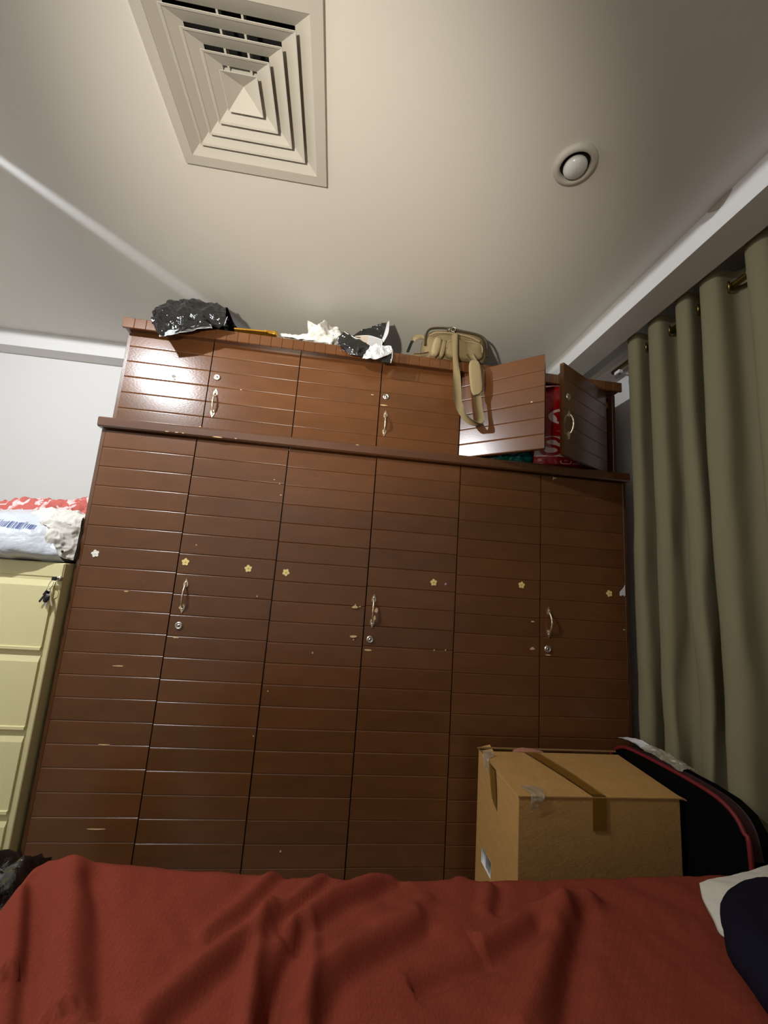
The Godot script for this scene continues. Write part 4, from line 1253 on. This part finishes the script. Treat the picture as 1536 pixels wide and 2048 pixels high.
func build_cupboard_contents() -> void:
	# red and white printed bag
	var x0 := 2.085
	var x1 := 2.40
	var y0 := 1.997
	var y1 := 2.44
	var img := Image.create(512, 720, false, Image.FORMAT_RGB8)
	var red := Color(0.62, 0.03, 0.06)
	var wht := Color(0.86, 0.78, 0.76)
	img.fill(red)
	var P := func(x: float, y: float) -> Vector2:
		return Vector2((x - x0) / (x1 - x0) * 512.0, (y1 - y) / (y1 - y0) * 720.0)
	var b0: Vector2 = P.call(x0, 2.183)
	var b1: Vector2 = P.call(x1, 2.058)
	img.fill_rect(Rect2i(0, int(b0.y), 512, int(b1.y - b0.y)), wht)
	img.fill_rect(Rect2i(0, 0, 512, 20), Color(0.8, 0.6, 0.58))
	var S := []
	for p in [[2.200, 2.152], [2.186, 2.166], [2.160, 2.170], [2.139, 2.160], [2.136, 2.140], [2.152, 2.125], [2.178, 2.118], [2.197, 2.106], [2.200, 2.088], [2.184, 2.074], [2.158, 2.070], [2.138, 2.076], [2.128, 2.090]]:
		S.append(P.call(p[0], p[1]))
	stroke(img, curve2(S), 30.0, red)
	var W := []
	for p in [[2.225, 2.298], [2.195, 2.297], [2.170, 2.288], [2.160, 2.272], [2.172, 2.258], [2.195, 2.250]]:
		W.append(P.call(p[0], p[1]))
	stroke(img, curve2(W), 16.0, wht)
	stroke(img, curve2([P.call(2.165, 2.275), P.call(2.18, 2.262)]), 34.0, wht)
	for q in [[[2.215, 2.232], [2.245, 2.224]], [[2.19, 2.214], [2.23, 2.206]]]:
		stroke(img, [P.call(q[0][0], q[0][1]), P.call(q[1][0], q[1][1])], 10.0, Color(0.72, 0.3, 0.3))
	var ta := []
	for p in [[2.214, 2.034], [2.212, 2.022], [2.224, 2.014], [2.248, 2.0145], [2.264, 2.020], [2.266, 2.036]]:
		ta.append(P.call(p[0], p[1]))
	stroke(img, curve2(ta), 9.0, wht)
	for x in [2.234, 2.244]:
		stroke(img, [P.call(x, 2.037), P.call(x + 0.001, 2.037)], 10.0, wht)
	var dal := []
	for p in [[2.286, 2.044], [2.296, 2.036], [2.300, 2.026], [2.288, 2.022], [2.276, 2.021]]:
		dal.append(P.call(p[0], p[1]))
	stroke(img, curve2(dal), 8.0, wht)
	stroke(img, curve2([P.call(2.300, 2.026), P.call(2.316, 2.028), P.call(2.32, 2.036), P.call(2.326, 2.026), P.call(2.345, 2.027)]), 8.0, wht)
	var bag := thing("red_bag", "red and white printed plastic bag stuffed in the open overhead cupboard", "plastic bag")
	put("front_film", sheet([
		[Vector3(x0, y1 - 0.004, -0.08), Vector3(2.19, y1, -0.035), Vector3(2.30, y1, -0.035), Vector3(x1, y1 - 0.004, -0.10)],
		[Vector3(x0, 2.33, -0.06), Vector3(2.19, 2.33, -0.012), Vector3(2.30, 2.33, -0.015), Vector3(x1, 2.33, -0.08)],
		[Vector3(x0, 2.18, -0.05), Vector3(2.19, 2.18, -0.006), Vector3(2.30, 2.18, -0.008), Vector3(x1, 2.18, -0.08)],
		[Vector3(x0, 2.08, -0.045), Vector3(2.19, 2.08, -0.004), Vector3(2.30, 2.08, -0.006), Vector3(x1, 2.08, -0.08)],
		[Vector3(x0, y0, -0.06), Vector3(2.19, y0, -0.022), Vector3(2.30, y0, -0.022), Vector3(x1, y0, -0.09)]], 40, 50, 0.001, 0.006, 10.0, 71), printed(img, 0.3), bag)
	put("bag_body", lump(Vector3(0.155, 0.216, 0.10), 3.5, 0.012, 8.0, 72, 48, 32, true, true), mat(red, 0.35), bag, Vector3(2.24, 2.218, -0.155))
	put("bag_top_fold", sheet([[Vector3(2.11, 2.426, -0.04), Vector3(2.17, 2.437, -0.03), Vector3(2.26, 2.441, -0.025)], [Vector3(2.11, 2.408, -0.022), Vector3(2.17, 2.424, -0.014), Vector3(2.26, 2.430, -0.01)]], 20, 6, 0.001, 0.005, 22.0, 9, false), mat(Color(0.75, 0.5, 0.48), 0.3), bag)
	# teal bag
	var tb := put("teal_bag", lump(Vector3(0.13, 0.075, 0.10), 2.3, 0.035, 9.0, 81, 56, 34, false, true, func(p: Vector3) -> Vector3:
		p.y = maxf(p.y, -0.05)
		return p), M.teal, null, Vector3(1.955, 2.047, -0.15))
	meta(tb, "crumpled teal plastic bag lying on the floor of the open overhead cupboard", "plastic bag")

func build_cabinet_items() -> void:
	# ---- white courier bag, puffed, its front overhanging the cabinet
	var img := Image.create(512, 256, false, Image.FORMAT_RGB8)
	img.fill(Color(0.80, 0.82, 0.845))
	var blue := Color(0.22, 0.29, 0.50)
	var rng := RandomNumberGenerator.new()
	rng.seed = 8
	var x := 60
	while x < 400:      # a printed line too small to read: upright strokes in groups, two thin bars between the groups
		if (x > 208 and x < 228) or (x > 338 and x < 352):
			x += 4
			continue
		var hgt := rng.randi_range(18, 21)
		img.fill_rect(Rect2i(x, 132 - hgt / 2, rng.randi_range(4, 7), hgt), blue)
		x += rng.randi_range(7, 9)
	for q in [212, 222, 342, 349]:
		img.fill_rect(Rect2i(q, 118, 3, 28), blue)
	img.fill_rect(Rect2i(0, 168, 512, 3), Color(0.87, 0.88, 0.9))
	var cm := printed(img, 0.3)
	cm.normal_enabled = true
	cm.normal_texture = M.white_film.normal_texture
	cm.normal_scale = 0.3
	var t := thing("courier_bag", "puffed white courier bag with a line of blue print on top of the filing cabinet", "plastic bag")
	put("bag_film", sheet([
		[Vector3(-0.46, 1.42, -0.36), Vector3(-0.34, 1.44, -0.36), Vector3(-0.2, 1.44, -0.34), Vector3(-0.10, 1.42, -0.30)],
		[Vector3(-0.46, 1.515, -0.18), Vector3(-0.33, 1.54, -0.18), Vector3(-0.2, 1.53, -0.16), Vector3(-0.10, 1.50, -0.14)],
		[Vector3(-0.46, 1.50, -0.02), Vector3(-0.31, 1.515, -0.01), Vector3(-0.19, 1.517, -0.01), Vector3(-0.085, 1.49, -0.02)],
		[Vector3(-0.46, 1.455, 0.07), Vector3(-0.30, 1.468, 0.085), Vector3(-0.17, 1.462, 0.08), Vector3(-0.08, 1.46, 0.04)],
		[Vector3(-0.46, 1.40, 0.11), Vector3(-0.30, 1.405, 0.122), Vector3(-0.17, 1.405, 0.112), Vector3(-0.07, 1.425, 0.06)],
		[Vector3(-0.46, 1.347, 0.10), Vector3(-0.30, 1.350, 0.112), Vector3(-0.17, 1.350, 0.105), Vector3(-0.025, 1.355, 0.068)],
		[Vector3(-0.45, 1.3235, 0.0), Vector3(-0.30, 1.3235, 0.02), Vector3(-0.18, 1.3235, 0.02), Vector3(-0.02, 1.325, 0.03)]], 64, 56, 0.001, 0.007, 6.0, 91), cm, t)
	# the folded shadow side under it
	put("bag_base", lump(Vector3(0.215, 0.055, 0.16), 3.0, 0.012, 9.0, 92, 56, 30, true, true, func(p: Vector3) -> Vector3:
		p.y = maxf(p.y, -0.05)
		return p), M.white_film, t, Vector3(-0.225, 1.371, -0.12))
	# ---- white crumpled clothing to its right
	var c := thing("white_clothing", "crumpled white clothing squeezed between the courier bag and the wardrobe", "clothing")
	put("cloth_fold", lump(Vector3(0.078, 0.080, 0.15), 2.4, 0.035, 8.0, 95, 84, 56, true, true, func(p: Vector3) -> Vector3:
		p.x = minf(p.x, 0.088)
		p.y = maxf(p.y, -0.10)
		return p), M.white_cloth, c, Vector3(-0.088, 1.450, -0.11))
	put("cloth_fold", sheet([
		[Vector3(-0.22, 1.535, -0.05), Vector3(-0.16, 1.55, -0.05), Vector3(-0.08, 1.545, -0.05), Vector3(0.002, 1.53, -0.05)],
		[Vector3(-0.21, 1.505, 0.0), Vector3(-0.15, 1.525, 0.005), Vector3(-0.08, 1.525, 0.005), Vector3(0.004, 1.51, 0.004)],
		[Vector3(-0.14, 1.485, 0.03), Vector3(-0.10, 1.49, 0.045), Vector3(-0.05, 1.485, 0.035), Vector3(0.005, 1.47, 0.010)],
		[Vector3(-0.10, 1.47, 0.05), Vector3(-0.075, 1.455, 0.058), Vector3(-0.035, 1.43, 0.042), Vector3(0.006, 1.425, 0.014)],
		[Vector3(-0.085, 1.45, 0.066), Vector3(-0.06, 1.415, 0.066), Vector3(-0.026, 1.385, 0.048), Vector3(0.007, 1.38, 0.018)],
		[Vector3(-0.085, 1.41, 0.07), Vector3(-0.06, 1.375, 0.066), Vector3(-0.025, 1.345, 0.050), Vector3(0.006, 1.335, 0.020)]], 64, 72, 0.002, 0.014, 9.0, 96), M.white_cloth, c)
	put("button", lump(Vector3(0.005, 0.005, 0.003), 2.0, 0.0, 1.0, 1, 12, 8), M.keyhole, c, Vector3(-0.022, 1.368, 0.054))
	# ---- red and white patterned cloth along the back
	var pim := Image.create(512, 256, false, Image.FORMAT_RGB8)
	pim.fill(Color(0.76, 0.41, 0.38))
	var pw := Color(0.90, 0.80, 0.79)
	var r2 := RandomNumberGenerator.new()
	r2.seed = 15
	for k in 130:
		var p := Vector2(r2.randf_range(0, 512), r2.randf_range(0, 256))
		var a := r2.randf_range(-0.8, 0.8)
		var d := Vector2(cos(a), sin(a))
		if k % 3 == 0:
			for q in 7:     # a fan of fine stripes
				var e := Vector2.from_angle(a + (q - 3) * 0.22)
				stroke(pim, [p + e * 5.0, p + e * 26.0], 3.0, pw)
		else:
			stroke(pim, curve2([p - d * 17.0, p + d.orthogonal() * 7.0, p + d * 17.0]), r2.randf_range(4.0, 10.0), pw)
	var pm := printed(pim, 0.9, 0.2)
	pm.texture_repeat = true
	var rc := put("patterned_cloth", sheet([
		[Vector3(-0.485, 1.33, -0.16), Vector3(-0.36, 1.33, -0.15), Vector3(-0.22, 1.33, -0.15), Vector3(-0.09, 1.33, -0.15), Vector3(-0.004, 1.33, -0.16)],
		[Vector3(-0.475, 1.50, -0.14), Vector3(-0.36, 1.51, -0.13), Vector3(-0.22, 1.51, -0.12), Vector3(-0.09, 1.53, -0.10), Vector3(-0.004, 1.53, -0.12)],
		[Vector3(-0.48, 1.56, -0.16), Vector3(-0.35, 1.58, -0.15), Vector3(-0.22, 1.588, -0.14), Vector3(-0.09, 1.60, -0.12), Vector3(-0.004, 1.595, -0.14)],
		[Vector3(-0.475, 1.595, -0.22), Vector3(-0.35, 1.612, -0.22), Vector3(-0.22, 1.618, -0.22), Vector3(-0.09, 1.645, -0.20), Vector3(-0.004, 1.625, -0.22)],
		[Vector3(-0.475, 1.575, -0.30), Vector3(-0.35, 1.59, -0.31), Vector3(-0.22, 1.59, -0.31), Vector3(-0.09, 1.60, -0.30), Vector3(-0.004, 1.59, -0.30)],
		[Vector3(-0.46, 1.33, -0.33), Vector3(-0.35, 1.33, -0.34), Vector3(-0.22, 1.33, -0.34), Vector3(-0.09, 1.33, -0.34), Vector3(-0.004, 1.33, -0.34)]], 90, 56, 0.003, 0.022, 9.0, 99), pm)
	meta(rc, "bunched red and white patterned cloth behind the courier bag on the filing cabinet", "cloth")

func build_small_things() -> void:
	# ---- bunch of keys hanging from the cabinet lock
	var t := thing("key_bunch", "bunch of keys on a ring hanging from the filing cabinet lock", "keys", Vector3(-0.014, 1.256, 0.066))
	var st := begin(false)
	add_box(st, Vector3(-0.003, -0.002, -0.008), Vector3(0.003, 0.002, 0.006))
	add_box(st, Vector3(-0.016, -0.008, 0.004), Vector3(0.004, 0.008, 0.009), 0.0025)
	put("lock_key", finish(st), M.black, t)
	var ring := []
	for k in 24:
		var a := TAU * k / 24.0
		ring.append(Vector3(-0.013 + 0.010 * cos(a) + 0.004 * sin(a), -0.024 + 0.017 * sin(a), 0.008 + 0.004 * cos(a)))
	put("key_ring", tube(ring, 0.0013, 6, true), M.steel, t)
	ring = []
	for k in 20:
		var a := TAU * k / 20.0
		ring.append(Vector3(-0.018 + 0.007 * cos(a), -0.046 + 0.008 * sin(a), 0.008 + 0.003 * sin(a)))
	put("key_ring", tube(ring, 0.0013, 6, true), M.steel, t)
	for q in [[0.0, -0.016, M.steel, 0.013, 0.036], [-0.5, -0.018, M.black, 0.018, 0.030], [0.35, -0.014, M.metal, 0.011, 0.04]]:
		st = begin(false)
		add_box(st, Vector3(-q[3] * 0.5, -0.022, -0.001), Vector3(q[3] * 0.5, 0.0, 0.0016), 0.0008)
		add_box(st, Vector3(-0.0032, -0.022 - q[4], -0.0008), Vector3(0.0032, -0.021, 0.0012), 0.0003)
		for k in 4:
			add_box(st, Vector3(-0.005, -0.022 - q[4] + 0.004 + 0.007 * k, -0.0006), Vector3(-0.003, -0.022 - q[4] + 0.008 + 0.007 * k, 0.001))
		var o := put("key", finish(st), q[2], t, Vector3(q[1], -0.05, 0.008))
		o.rotation.z = q[0]
	put("key_fob", lump(Vector3(0.009, 0.015, 0.005), 2.6, 0.003, 40.0, 4, 20, 14), M.black, t, Vector3(-0.018, -0.08, 0.009)).rotation.z = -0.4
	# ---- dark bag on the floor behind the bed end
	var b := put("dark_bag", lump(Vector3(0.15, 0.235, 0.16), 2.6, 0.04, 7.0, 55, 56, 40, true, true, func(p: Vector3) -> Vector3:
		p.y = maxf(p.y, -0.22)
		return p), M.black_film, null, Vector3(0.22, 0.22, 0.48))
	meta(b, "glossy dark plastic bag in the gap between the filing cabinet and the bed", "plastic bag")
